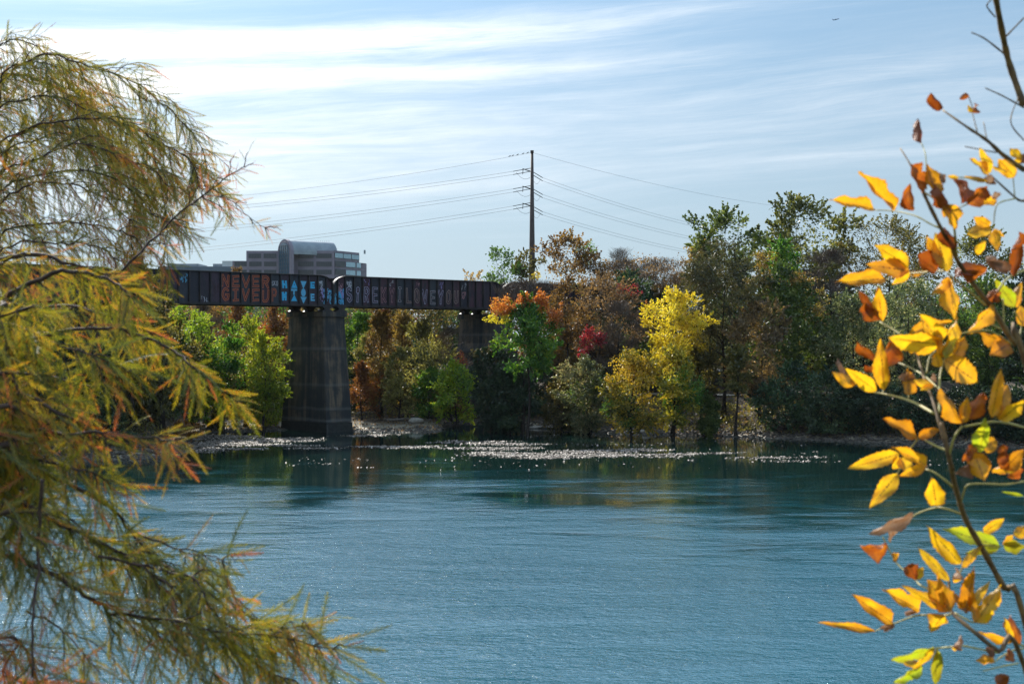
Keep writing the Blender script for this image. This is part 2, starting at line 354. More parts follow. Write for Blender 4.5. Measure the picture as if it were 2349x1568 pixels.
# ------------------------------------------------------------------ trees
def unit(n):
    v = rng.normal(size=(n, 3)); return v / (np.linalg.norm(v, axis=1)[:, None] + 1e-9)
def leaf_quads(C, L, W, bias=None, droop=0.0):
    n = len(C); d = unit(n)
    if bias is not None: d = d + bias; d /= np.linalg.norm(d, axis=1)[:, None] + 1e-9
    d[:, 2] -= droop; d /= np.linalg.norm(d, axis=1)[:, None] + 1e-9
    s_ = np.cross(d, unit(n)); s_ /= np.linalg.norm(s_, axis=1)[:, None] + 1e-9
    L = (L * rng.uniform(.65, 1.35, n))[:, None]; W = (W * rng.uniform(.65, 1.35, n))[:, None]
    V = np.stack([C - d * L * .5, C + s_ * W * .5 - d * L * .08, C + d * L * .5, C - s_ * W * .5 - d * L * .08], 1).reshape(-1, 3)
    return V, np.arange(4 * n).reshape(-1, 4)
def ribbons(P0, P1, w):
    """thin twigs as 3-sided needles"""
    n = len(P0); d = P1 - P0; a1 = np.cross(d, unit(n)); a1 /= np.linalg.norm(a1, axis=1)[:, None] + 1e-9
    a2 = np.cross(d, a1); a2 /= np.linalg.norm(a2, axis=1)[:, None] + 1e-9
    w = np.broadcast_to(np.asarray(w), (n,))[:, None]
    V = np.stack([P0 + a1 * w, P0 - .5 * a1 * w + .87 * a2 * w, P0 - .5 * a1 * w - .87 * a2 * w, P1], 1).reshape(-1, 3)
    b = np.arange(n)[:, None] * 4
    return V, np.vstack([b + [0, 1, 3], b + [1, 2, 3], b + [2, 0, 3]])
def grow(H, crown_z, rx, ry, n_cl, n_leaf, kind='broad', L=.26, W=.15, seed=0, trunk_r=None, lean=0.0, limbs=None, droop=0.0, flat=1.0, tintspan=.55):
    """local tree, base at z=0, top at H; returns (trunk mesh, crown mesh)"""
    global rng
    rng = np.random.default_rng(seed)
    cz0 = crown_z; ch = H - cz0
    tr = trunk_r or max(.07, H * .018)
    # cluster centres
    i = 0; cc = []; lob = unit(9)
    while len(cc) < n_cl and i < n_cl * 60:
        i += 1
        z = rng.uniform(0, 1)
        if kind == 'cone': prof = (1 - z) ** .75 * .95 + .08
        elif kind == 'spire': prof = .35 + .65 * (1 - z) * min(1, z * 5 + .3)
        elif kind == 'column': prof = min(1, z * 4 + .35) * min(1, (1 - z) * 3 + .15)
        elif kind == 'umbrella': prof = (.35 + .65 * min(1, z * 1.6)) * math.sqrt(max(0, 1 - max(0, z - .55) ** 2 / .22))
        else: prof = max(.02, 1 - abs(2 * z - .95) ** 2.6) ** .5
        th = rng.uniform(0, 2 * math.pi); rr = rng.uniform(.12, 1) ** .5
        p = np.array([math.cos(th) * rr * prof, math.sin(th) * rr * prof, z])
        q = p * [1, 1, 2] - [0, 0, 1]; q /= np.linalg.norm(q) + 1e-6
        bulge = .78 + .34 * max(0, (lob @ q).max() - .6) / .4
        p[:2] *= bulge
        cc.append([p[0] * rx, p[1] * ry, cz0 + (p[2] * .93 + .02) * ch * (1 + .05 * (bulge - .9))])
    cc = np.array(cc)
    rc = np.cbrt(rx * ry * max(ch, .5) / n_cl) * rng.uniform(.4, .98, len(cc)) * (.8 if kind in ('cone', 'spire') else 1)
    cc[:, 2] = np.minimum(cc[:, 2], H - rc * .55)
    cc[:, 0] += lean * (cc[:, 2] / H) ** 1.5
    # trunk
    mb = MB(); top = H * (.93 if kind in ('cone', 'spire', 'column') else .72)
    tz = np.linspace(-.4, top, 8); ax = np.c_[lean * (np.clip(tz, 0, None) / H) ** 1.5 + .15 * np.sin(tz * .6 + seed) * (tz > .5), .12 * np.cos(tz * .5 + seed), tz]
    trad = tr * (1 - .82 * np.linspace(0, 1, 8) ** .8); trad[0] *= 1.6
    mb.tube(ax, trad, 7)
    order = rng.permutation(len(cc))[: (limbs or min(len(cc), 34))]
    tw0, tw1, tww = [], [], []
    for j in order:
        c_ = cc[j]; hz = np.clip(c_[2] - np.hypot(c_[0], c_[1]) * rng.uniform(.35, .9) - .3, H * .12 if cz0 > .8 else .2, top)
        if kind in ('cone', 'spire'): hz = np.clip(c_[2] - .1 * np.hypot(c_[0], c_[1]), .3, top)
        s0 = np.array([np.interp(hz, tz, ax[:, k]) for k in range(3)])
        mid = (s0 + c_) / 2 + np.array([0, 0, (-.10 if kind != 'cone' else .06)]) * np.linalg.norm(c_ - s0) + unit(1)[0] * .12 * np.linalg.norm(c_ - s0)
        r_ = np.interp(hz, tz, trad) * rng.uniform(.35, .6)
        mb.tube([s0, (s0 + mid) / 2 + unit(1)[0] * .05, mid, (mid + c_) / 2 + unit(1)[0] * .1, c_], [r_, r_ * .8, r_ * .55, r_ * .35, r_ * .14], 5, cap=False)
    trunk = mb.mesh('trunk', smooth=True)
    # leaves
    wts = rc ** 2.4; wts /= wts.sum(); which = rng.choice(len(cc), n_leaf, p=wts)
    o = unit(n_leaf) * (rng.uniform(.15, 1, n_leaf) ** .42)[:, None]
    o[:, 2] = o[:, 2] * .72 * flat + .1
    r2 = rc[which][:, None]
    if kind != 'bare':                                   # part of the leaves fill the hull between the clumps
        q = rng.integers(0, len(cc), n_leaf); loose = rng.uniform(size=n_leaf) < .26; mixw = rng.uniform(.1, .6, (n_leaf, 1))
        ccw = np.where(loose[:, None], cc[which] * (1 - mixw) + cc[q] * mixw, cc[which])
    else: ccw = cc[which]
    C = ccw + o * r2 * [1, 1, .9] * (1 + .35 * (rng.uniform(size=(n_leaf, 1)) > .88))
    if kind != 'bare':                                   # sprigs that reach out of every clump and break the outline
        ns = 7; sd = unit(len(cc) * ns).reshape(len(cc), ns, 3); outw = cc - np.array([lean * .5, 0, cz0 + ch * .42]); outw /= np.linalg.norm(outw, axis=1)[:, None] + 1e-9
        sd = sd + outw[:, None, :] * .8 + np.array([0, 0, .35 if droop < .2 else -.15]); sd /= np.linalg.norm(sd, axis=2)[:, :, None]
        ks = rng.integers(0, ns, n_leaf); tt_ = rng.uniform(.3, 1, n_leaf) ** .7; ln = (1.1 + .75 * rng.uniform(0, 1, (len(cc), ns)))[which, ks]
        SP = cc[which] + sd[which, ks] * (rc[which] * tt_ * ln)[:, None] + rng.normal(0, .09, (n_leaf, 3)) * (rc[which] * (1.3 - tt_))[:, None]
        is_sp = rng.uniform(size=n_leaf) < .5; C = np.where(is_sp[:, None], SP, C)
    C[:, 2] = np.maximum(C[:, 2], .05)
    base = C - cc[which]; base /= np.linalg.norm(base, axis=1)[:, None] + 1e-9
    if kind == 'bare':
        n = n_leaf; P0 = cc[which] + o * r2 * rng.uniform(.3, 1.1, (n, 1)); dd = base * .5 + unit(n) * .55 + np.array([0, 0, .55]); P1 = P0 + dd * rng.uniform(.35, 1.15, (n, 1)); P1[:, 2] = np.minimum(P1[:, 2], H + .2)
        V, f = ribbons(P0, P1, rng.uniform(.010, .022, n)); tint = np.repeat(rng.uniform(0, 1, n)[None, :], 3, 0).ravel()
        crown = mesh_np('crown', V, f, tint=tint)
    else:
        V, f = leaf_quads(C, L, W, bias=base * .7, droop=droop)
        ct = rng.uniform(0, 1, len(cc))
        tint = np.clip(.5 + (ct[which] - .5) * tintspan * 1.1 + rng.normal(0, .2, n_leaf), 0, 1)
        # twigs inside the clumps
        nt = min(n_leaf // 14, 900); k = rng.choice(n_leaf, nt); crown = mesh_np('crown', V, f, tint=tint)
        V2, f2 = ribbons(cc[which[k]] + o[k] * rc[which[k]][:, None] * .1, C[k], rng.uniform(.012, .022, nt))
        twm = mesh_np('twigs', V2, f2)
        return trunk, crown, twm
    return trunk, crown, None
LS, LK = 1.24, 1.28
def tree(name, cat, label, u, vtop, vlow, width, y, pal, kind='broad', leaves=8000, clusters=46, group=None, L=.26, W=.15, transl=.5, depth=None, seed=None,
         trunk_r=None, bmat=None, parts=None, lean=0.0, droop=0.0, limbs=None, base=None, tintspan=.55, z_base=None):
    """one tree whose crown spans vtop..vlow and width (photograph units) at distance y"""
    x = (u - CU) / F * y; gz = float(ground_z(x, y)) if z_base is None else z_base
    H = (CAMZ - (vtop - VH) / F * y) - gz; cz = max(.0, (CAMZ - (vlow - VH) / F * y) - gz)
    rx = width / 2 / F * y * .92; ry = (depth or rx * 2 * .85) / 2
    seed = seed if seed is not None else int(u * 7 + vtop * 13 + y) % 99991
    tm, cm, wm = grow(H, min(cz, H * .85), rx, ry, clusters, int(leaves * (LK if kind != 'bare' else 1)), kind, L * LS, W * LS, seed, trunk_r, lean, limbs, droop, tintspan=tintspan)
    root = empty(name, (x, y, gz - .03), label, cat, group)
    b = bmat or bark
    obj('trunk' if 'shrub' not in name and 'bush' not in name else 'stem', tm, b, root)
    m = barkpale if kind == 'bare' and pal is None else leafmat(pal or 'twig', transl)
    obj('crown' if 'shrub' not in name and 'bush' not in name else 'foliage', cm, m, root, kind='stuff')
    if wm is not None: obj('twigs', wm, b, root, kind='stuff')
    for (pu, pv, pw, ph, pp, n, lab) in (parts or []):          # clumps of another colour on the same tree
        C = np.array([(pu - u) / F * y, 0, CAMZ - (pv - VH) / F * y - gz]); R = np.array([pw / 2, pw / 2 * .8, ph / 2]) / F * y
        k = 26; cc = C + unit(k) * (rng.uniform(.1, 1.25, k) ** .5)[:, None] * R; wh = rng.integers(0, k, n)
        Q = cc[wh] + rng.normal(0, .17, (n, 3)) * R
        Q[:, 2] = np.maximum(Q[:, 2], .1)
        V, f = leaf_quads(Q, L, W); o = obj('leaf_clump', mesh_np('leaf_clump', V, f, tint=np.clip(rng.normal(.5, .25, n), 0, 1)), leafmat(pp, transl), root, kind='stuff')
        o['label'] = lab
    return root

# ------------------------------------------------------------------ railway bridge
BD = np.array([.716, .698, 0]); BN = np.array([-.698, .716, 0])          # along the bridge, and away from the camera
J0 = np.array([-19.05, 151.0, 0]); ZB, ZT = 13.28, 16.52; SPAN = 25.0
BAX = [BD, BN, [0, 0, 1]]
steel, t = mat('dark_riveted_steel')
tcn = t.new('ShaderNodeTexCoord'); n = t.noise(tcn.outputs['Object'], 1.7, 7, .65); n2 = t.noise(tcn.outputs['Object'], 30, 3, .6)
out(t, pbsdf(t, t.mix(t.sm(n, .45, .7), (.022, .02, .023), (.06, .042, .035)), .52, .15, bump(t, n2, .01), .5))
steel_sunlit = simple('flange_steel_painted_sunlit', (.30, .26, .22), (.46, .42, .37), 4, .6, bd=.01)  # same steel as the flanges, with sunlight put into a paler colour
panelm, t = mat('old_painted_web_steel')
tcn = t.new('ShaderNodeTexCoord'); oi = t.new('ShaderNodeObjectInfo')
gv = t.mapping(tcn.outputs['Object'], (1, 1, .45)); n = t.noise(gv, 1.6, 7, .66); n3 = t.noise(gv, 7, 5, .7)
pc = t.ramp(oi.outputs['Random'], [(0, (.065, .028, .042)), (.22, (.04, .026, .04)), (.42, (.022, .022, .034)), (.6, (.06, .036, .055)), (.8, (.034, .04, .052)), (1, (.055, .026, .036))], 'CONSTANT')
pc = t.mix(t.sm(n, .46, .66), pc, (.024, .022, .03)); pc = t.mix(t.sm(n3, .6, .75, 0, .6), pc, (.12, .09, .1))
out(t, pbsdf(t, pc, .6, 0, bump(t, n3, .01), .4))
def L2W(s, off, z): return J0 + BD * s + BN * off + np.array([0, 0, z])
def top_at(s):                                     # curved ends of each girder
    r, dz = 1.85, 1.12
    k = min(s, SPAN - s)
    if k >= r: return ZT
    q = 1 - k / r
    return ZT - dz * (1 - math.sqrt(max(0, 1 - q * q)))
BND = [0, .6] + [1.6 + 1.19 * k for k in range(19)] + [24.1, 25.0]; NP_ = len(BND) - 1
def web_mesh(s0, s1, off, th=.03):
    ss = np.linspace(s0, s1, 6); mb = MB()
    for a_, b_ in zip(ss[:-1], ss[1:]):
        V = []
        for o_ in (off - th / 2, off + th / 2):
            for s_, z in ((a_, ZB + .05), (b_, ZB + .05), (b_, top_at(b_) - .04), (a_, top_at(a_) - .04)):
                V.append(BD * s_ + BN * o_ + np.array([0, 0, z - ZB]))
        mb.add(V, [[0, 1, 2, 3], [7, 6, 5, 4], [0, 4, 5, 1], [3, 2, 6, 7], [1, 5, 6, 2], [0, 3, 7, 4]])
    return mb.mesh('web_panel')
def flange_mesh(off, wdt, z_hi=0.0, z_lo=-.05):
    mb = MB(); m = 14
    ss = np.concatenate([np.linspace(.0, 1.9, m), np.linspace(3, SPAN - 3, 12), np.linspace(SPAN - 1.9, SPAN, m)])
    for a_, b_ in zip(ss[:-1], ss[1:]):
        za, zb = top_at(a_), top_at(b_); V = []
        for s_, z in ((a_, za), (b_, zb)):
            for o_ in (-wdt / 2, wdt / 2):
                for dz in (z_lo, z_hi): V.append(BD * s_ + BN * (off + o_) + np.array([0, 0, z + dz - ZB]))
        mb.add(V, [[0, 2, 6, 4], [1, 5, 7, 3], [0, 4, 5, 1], [2, 3, 7, 6], [0, 1, 3, 2], [4, 6, 7, 5]])
    return mb.mesh('top_flange')
PROT = {}
def span_meshes():
    P_ = PROT
    P_['web'] = [web_mesh(BND[i] + .02, BND[i + 1] - .02, 0) for i in range(NP_)]
    P_['flange'] = flange_mesh(0, .46); P_['far_flange'] = flange_mesh(5.5, .46); P_['sunlit_strip'] = flange_mesh(0, .43, .012, .002)
    mb = MB(); mb.box(BD * SPAN / 2 + [0, 0, .0], (SPAN - .1, .5, .07), BAX); mb.box(BD * SPAN / 2 + [0, 0, .12] - BN * .09, (SPAN - .1, .12, .16), BAX); P_['bottom'] = mb.mesh('bottom_flange')
    mb = MB(); mb.box(BD * SPAN / 2 + [0, 0, .0] + BN * 5.5, (SPAN - .1, .5, .07), BAX); P_['far_bottom'] = mb.mesh('bottom_flange')
    P_['stiff'] = []
    for i in range(NP_ + 1):
        s_ = min(max(BND[i], .07), SPAN - .07); zt = top_at(s_) - ZB - .05; mb = MB()
        mb.box(BD * s_ - BN * .11 + [0, 0, (zt + .04) / 2], (.11, .17, zt - .04), BAX); mb.box(BD * s_ - BN * .03 + [0, 0, (zt + .04) / 2], (.24, .025, zt - .06), BAX)
        P_['stiff'].append(mb.mesh('stiffener'))
    P_['farweb'] = web_mesh(0.02, SPAN - .02, 5.5); 
    mb = MB(); ss = np.linspace(0, SPAN, 41)
    for a_, b_ in zip(ss[:-1], ss[1:]):
        zt = min(top_at(a_), top_at(b_)) - ZB - .06; mb.box(BD * (a_ + b_) / 2 + BN * 5.5 + [0, 0, (zt + .04) / 2], (b_ - a_, .03, zt - .04), BAX)
    P_['farweb'] = mb.mesh('far_web')
    mb = MB()
    for i in range(9): mb.box(BD * (1 + i * 2.87) + BN * 2.75 + [0, 0, .38], (.25, 5.4, .6), BAX)
    P_['beams'] = mb.mesh('floor_beam')
    mb = MB(); mb.box(BD * SPAN / 2 + BN * 2.75 + [0, 0, .80], (SPAN - .1, 5.2, .22), BAX); P_['deck'] = mb.mesh('deck')
    P_['rail'] = []
    for o_ in (2.03, 3.47): 
        mb = MB(); mb.box(BD * SPAN / 2 + BN * o_ + [0, 0, .99], (SPAN, .08, .14), BAX); P_['rail'].append(mb.mesh('rail'))
    # rivet heads along the flange edge
    mb = MB()
    for i in range(150):
        s_ = .12 + i * (SPAN - .24) / 149; mb.box(BD * s_ - BN * .17 + [0, 0, top_at(s_) - ZB + .015], (.06, .06, .045), BAX)
    P_['rivets'] = mb.mesh('rivet')
span_meshes()
SPANS = {}
def make_span(k, label, pale_first=True):
    o0 = J0 + BD * k * SPAN + np.array([0, 0, ZB])
    r = empty('bridge_span', o0, label, 'bridge span', 'plate girder spans of the railway bridge')
    for me in PROT['web']: obj('web_panel', me, panelm, r)
    for me in PROT['stiff']: obj('stiffener', me, steel, r)
    obj('top_flange', PROT['flange'], steel, r); obj('top_flange', PROT['far_flange'], steel, r); obj('painted_sunlit_strip', PROT['sunlit_strip'], steel_sunlit, r)  # pale strip laid over the dark flange so its top looks sunlit
    obj('bottom_flange', PROT['bottom'], steel, r); obj('bottom_flange', PROT['far_bottom'], steel, r)
    obj('far_web', PROT['farweb'], steel, r); obj('floor_beams', PROT['beams'], steel, r, kind='stuff'); obj('deck', PROT['deck'], steel, r)
    for me in PROT['rail']: obj('rail', me, steel, r)
    obj('rivets', PROT['rivets'], steel, r, kind='stuff')
    for s_ in (.95, SPAN - .95):
        for o_ in (0, 5.5):
            mb = MB(); c_ = BD * s_ + BN * o_
            for z0, z1, w0, w1 in ((-.10, -.035, .60, .60), (-.34, -.10, .34, .56), (-.50, -.34, .62, .34), (-.57, -.50, .78, .78)):
                q = lambda w_: [(c_ + BD * i * w_ + BN * j * .38)[:2] for i, j in ((-1, -1), (1, -1), (1, 1), (-1, 1))]
                mb.prism(q(w0), z0, z1, top_scale=q(w1))
            obj('bearing', mb.mesh('bearing'), steel, r)
    SPANS[k] = r; return r
make_span(-3, 'dark girder span farthest left, hidden behind the near cypress foliage')
make_span(-2, 'dark girder span on the left behind the cypress boughs and trees')
make_span(-1, 'dark girder span painted NEVER GIVE UP, left of the tall near pier')
make_span(0, 'dark girder span painted I LOVE YOU, between the tall pier and the shaded pier')
make_span(1, 'dark girder span at the right bank overgrown with bare grey vines')
# ---- lettering: strokes laid on the web panels
PAINT = {}
def paint(name, c):
    if name in PAINT: return PAINT[name]
    m, t = mat('paint_' + name); tcn = t.new('ShaderNodeTexCoord'); n = t.noise(tcn.outputs['Object'], 9, 5, .7)
    out(t, pbsdf(t, t.mix(t.sm(n, .35, .7, 0, .55), c, tuple(q * .35 for q in c)), .65)); PAINT[name] = m; return m
arc = lambda cx, cy_, rx, ry, a0, a1, n=9: [(cx + rx * math.cos(math.radians(a)), cy_ + ry * math.sin(math.radians(a))) for a in np.linspace(a0, a1, n)]
GL = {  # strokes in a 1 x 1 box, y up
 'N': [[(.05, 0), (.05, 1), (.95, 0), (.95, 1)]], 'E': [[(.95, 1), (.05, 1), (.05, 0), (.95, 0)], [(.05, .5), (.8, .5)]],
 'V': [[(0, 1), (.5, 0), (1, 1)]], 'R': [[(.1, 0), (.1, 1), (.55, 1)] + arc(.55, .75, .35, .25, 90, -90) + [(.1, .5)], [(.45, .5), (.95, 0)]],
 'G': [arc(.5, .5, .45, .5, 50, 330, 14) + [(.95, .45), (.55, .45)]], 'I': [[(.2, 1), (.8, 1)], [(.5, 1), (.5, 0)], [(.2, 0), (.8, 0)]],
 'U': [[(.05, 1), (.05, .4)] + arc(.5, .4, .45, .4, 180, 360) + [(.95, 1)]], 'P': [[(.15, 0), (.15, 1), (.5, 1)] + arc(.5, .72, .38, .28, 90, -90) + [(.15, .44)]],
 'S': [arc(.5, .75, .4, .25, 20, 270, 9) + arc(.5, .25, .4, .25, 90, -160, 9)], 'K': [[(.1, 0), (.1, 1)], [(.9, 1), (.15, .45), (.95, 0)]],
 'O': [arc(.5, .5, .42, .5, 90, 450, 16)], 'L': [[(.15, 1), (.15, 0), (.9, 0)]], 'Y': [[(.05, 1), (.5, .5)], [(.95, 1), (.5, .5), (.5, 0)]],
 'i': [[(.5, .0), (.5, .52)], arc(.5, .82, .16, .16, 0, 360, 9)], 'H': [[(.08, 0), (.08, 1)], [(.92, 0), (.92, 1)], [(.08, .5), (.92, .5)]],
 'M': [[(.06, 0), (.06, 1), (.5, .45), (.94, 1), (.94, 0)]], 'T': [[(.02, .9), (.98, .9)], [(.5, .9), (.5, 0)]],
 'heart': [[(.5, 0), (.05, .55)] + arc(.28, .72, .23, .26, 180, 20, 6) + arc(.72, .72, .23, .26, 160, 0, 6) + [(.5, 0)], [(.1, .1), (.9, .95)]],
}
def ribbon(pts, w_, lift, s0, z0, mb):
    pts = np.array(pts, dtype=float)
    for a_, b_ in zip(pts[:-1], pts[1:]):
        d = b_ - a_; l = np.hypot(*d)
        if l < 1e-5: continue
        d = d / l; n = np.array([-d[1], d[0]]); a2 = a_ - d * w_ * .5; b2 = b_ + d * w_ * .5
        q = [a2 + n * w_ / 2, b2 + n * w_ / 2, b2 - n * w_ / 2, a2 - n * w_ / 2]
        lift_ = lift + .0007 * (len(mb.v) % 9)
        mb.add([BD * (s0 + p[0]) - BN * (.016 + lift_) + np.array([0, 0, z0 + p[1]]) for p in q], [[0, 3, 2, 1]])
rs0 = random.Random(8)
def letter(span, ch, s, z, wd, ht, wide, thin, m_out, m_in, nm='painted_letter'):
    g = GL[ch]; mb = MB()
    rot, shx = rs0.uniform(-.07, .07), rs0.uniform(-.09, .09); wd *= rs0.uniform(.92, 1.06); ht *= rs0.uniform(.94, 1.05); z += rs0.uniform(-.04, .04)
    jit = lambda st: [(x * wd + (y_ - .5) * ht * shx + rs0.uniform(-.022, .022), y_ * ht + (x - .5) * wd * rot + rs0.uniform(-.025, .025)) for x, y_ in st]
    g = [jit(st) for st in g]
    for st in g: ribbon(st, wide, .004, s, z, mb)
    o = obj(nm, mb.mesh(nm), m_out, SPANS[span])
    if thin:
        mb = MB()
        for st in g: ribbon(st, thin, .014, s, z, mb)
        obj('letter_inside', mb.mesh('letter_inside'), m_in, o)
    return o
def poly_paint(span, polys, s, z, m, nm='painted_shape'):
    mb = MB()
    for k, pl in enumerate(polys):
        n = len(pl); mb.add([BD * (s + p[0]) - BN * (.021 + .002 * k) + np.array([0, 0, z + p[1]]) for p in pl], f3=[[0, i, i + 1] for i in range(1, n - 1)])
    return obj(nm, mb.mesh(nm), m, SPANS[span])
orange = paint('orange', (.55, .13, .045)); darkin = paint('dark_maroon', (.045, .018, .025)); cyan = paint('cyan', (.05, .50, .85)); skyb = paint('sky_blue', (.13, .5, .78))
pale = paint('pale_lilac', (.46, .44, .62)); pink = paint('dusty_pink', (.42, .20, .23)); lav = paint('lavender', (.36, .32, .72)); palew = paint('chalk', (.5, .5, .55)); cream = paint('cream', (.42, .3, .26))
# span -1: panel i spans (i*PW,(i+1)*PW); joint at s = SPAN
def pan(i): return BND[i] + .16
for ch, i in zip('NEVER', range(10, 15)): letter(-1, ch, pan(i) + .05, 1.86, .78, 1.0, .24, .08, orange, darkin)
for ch, i in zip('GIVEU', range(10, 15)): letter(-1, ch, pan(i) + .05, .45 - .1 * (ch == 'U'), .78, 1.08, .23, .075, orange, darkin)
letter(-1, 'P', pan(15), .42, .56, 1.15, .19, .06, orange, darkin)
for k, ch in enumerate('SKO'): letter(-1, ch, pan(15) + .02 + k * .27, 2.0, .2, .46, .05, 0, palew, None)
c0 = 16
for z, g, hh in ((1.86, 'H', .6), (.60, 'M', .68)): letter(-1, g, pan(c0) + .18, z, .42, hh, .24, 0, cyan, None)
poly_paint(-1, [[(0, 0), (.78, 0), (.38, .82)]], pan(c0 + 1) + .05, 1.8, cyan); poly_paint(-1, [[(.28, .30), (.48, .30), (.38, .48)]], pan(c0 + 1) + .05, 1.8, darkin)
letter(-1, 'T', pan(c0 + 1) + .1, 1.18, .6, .46, .2, 0, skyb, None); poly_paint(-1, [[(0, 0), (.78, 0), (.4, .66)]], pan(c0 + 1) + .03, .46, cyan)
poly_paint(-1, [[(0, .82), (.36, 0), (.78, .82)]], pan(c0 + 2) + .03, 1.74, skyb)
poly_paint(-1, [arc(.4, .45, .30, .42, 0, 340, 14)], pan(c0 + 2), .92, skyb); poly_paint(-1, [[(0, .72), (.38, 0), (.8, .72)]], pan(c0 + 2) + .03, .2, skyb)
letter(-1, 'E', pan(c0 + 3) + .18, 1.9, .42, .54, .19, 0, cyan, None); letter(-1, 'E', pan(c0 + 3) + .18, .6, .42, .6, .19, 0, skyb, None)
rs = random.Random(4)
def scrawl(span, s0, s1, z0, z1, n, m, wmax=.1, nm='spray_scrawl'):
    mb = MB()
    for _ in range(n):
        x, z = rs.uniform(s0, s1), rs.uniform(z0, z1); pts = [(x, z)]
        for k in range(4): pts.append((min(max(pts[-1][0] + rs.uniform(-.13, .13), s0), s1), pts[-1][1] + rs.uniform(-.34, .26)))
        pts = [(p[0], min(max(p[1], .15), z1 + .1)) for p in pts]
        ribbon(pts, rs.uniform(.025, wmax), .004 + .003 * rs.random(), 0, 0, mb)
    return obj(nm, mb.mesh(nm), m, SPANS[span])
poly_paint(-1, [[(.05, .6), (.15, 1.35), (.5, 1.6), (.85, 1.35), (.62, .95), (.8, .7), (.55, .1), (.35, .55)], [(.92, .45), (1.0, 1.2), (1.25, 1.3), (1.1, .5)]], 23.1, .35, lav, 'spray_blot')
for span, s0, s1, z0, z1, n, m in ((-1, 23.1, SPAN - .9, .5, 1.8, 24, darkin), (-1, 23.2, SPAN - 1.3, 2.1, 2.5, 10, palew), (-1, SPAN - 1.15, SPAN - .2, .35, 1.75, 26, skyb), (-1, SPAN - 1.15, SPAN - .2, .35, 1.6, 12, darkin),
        (0, .1, .5, .3, 1.7, 14, skyb), (0, .7, 1.5, .2, 1.8, 34, cyan), (0, .7, 1.5, .3, 1.6, 12, lav), (0, .75, 1.3, 1.6, 2.5, 10, pink), (0, 1.8, 2.5, 2.3, 2.8, 9, palew), (-1, pan(9), pan(9) + .8, .5, 2.5, 10, darkin)):
    scrawl(span, s0, s1, z0, z1, n, m)
spec = [('S', pale, 0, .0), ('i', pale, 0, 0), ('R', pale, 0, 0), ('E', pale, 0, 0), ('K', pink, 0, 0), ('Y', pink, 0, 0), ('I', palew, 0, .1), ('L', cream, 0, 0), ('O', cream, 0, .1), ('V', pale, 0, 0), ('E', palew, 0, -.05), ('Y', pale, 0, 0), ('O', cream, 0, 0), ('U', cream, 0, .05)]
for k, (ch, m, _, dz) in enumerate(spec):
    i = 2 + k; letter(0, ch, pan(i) + .12, .6 + dz, .6 if ch != 'I' else .45, 1.46 if k < 10 else 1.3, .24 if ch != 'I' else .21, .14, m, darkin)
letter(0, 'heart', pan(16) + .1, 1.1, .6, .8, .07, 0, pink, None)

for k_ in range(5): s_ = 4.2 + k_ * 3.57; scrawl(0, s_, s_ + .8, 2.6, 2.85, 4, (lav, palew, pink)[k_ % 3], .04)
for k_ in range(4): s_ = 1.8 + k_ * 2.38; scrawl(-1, s_, s_ + .9, (2.2, .4)[k_ % 2], (2.8, .7)[k_ % 2], 6, (palew, pink, skyb)[k_ % 3], .05)

# ---- piers
conc, t = mat('stained_pier_concrete')
tcn = t.new('ShaderNodeTexCoord'); ov = tcn.outputs['Object']
st = t.noise(t.mapping(ov, (1.0, 1.0, .045)), 1.15, 5, .6); st2 = t.noise(t.mapping(ov, (4.5, 4.5, .10)), 1, 5, .65); bl = t.noise(ov, .5, 6, .6)
c = t.ramp(st, [(.34, (.022, .026, .03)), (.47, (.06, .055, .05)), (.56, (.17, .125, .085)), (.66, (.11, .085, .065)), (.8, (.2, .17, .14))])
c = t.mix(t.sm(bl, .4, .62, 0, .8), c, (.028, .032, .036)); c = t.mix(t.sm(st2, .45, .75, 0, .5), c, (.03, .03, .03)); sp = t.new('ShaderNodeSeparateXYZ'); t.link(ov, sp.inputs[0]); wz = t.m('ADD', sp.outputs[2], t.m('MULTIPLY', t.m('SUBTRACT', bl, .5), .5))
for z_, k_ in ((1.25, .5), (2.45, .35), (4.95, .3), (8.8, .35)): c = t.mix(t.m('MULTIPLY', t.gauss(wz, z_, .16), k_), c, (.17, .17, .16))
out(t, pbsdf(t, c, .88, 0, bump(t, bl, .05, 1, bump(t, st2, .02)), .3))
concd = simple('wet_plinth_concrete', (.012, .014, .015), (.035, .036, .035), 3, .5, bd=.02)
def rect(cx, cy_, a_, b_): return [(cx + BN[0] * i * a_ + BD[0] * j * b_, cy_ + BN[1] * i * a_ + BD[1] * j * b_) for i, j in ((-1, -1), (-1, 1), (1, 1), (1, -1))]
def chamf(a_, b_, c_=.12):
    p = [(-a_ + c_, -b_), (a_ - c_, -b_), (a_, -b_ + c_), (a_, b_ - c_), (a_ - c_, b_), (-a_ + c_, b_), (-a_, b_ - c_), (-a_, -b_ + c_)]
    return [(BN[0] * x + BD[0] * y_, BN[1] * x + BD[1] * y_) for x, y_ in p]
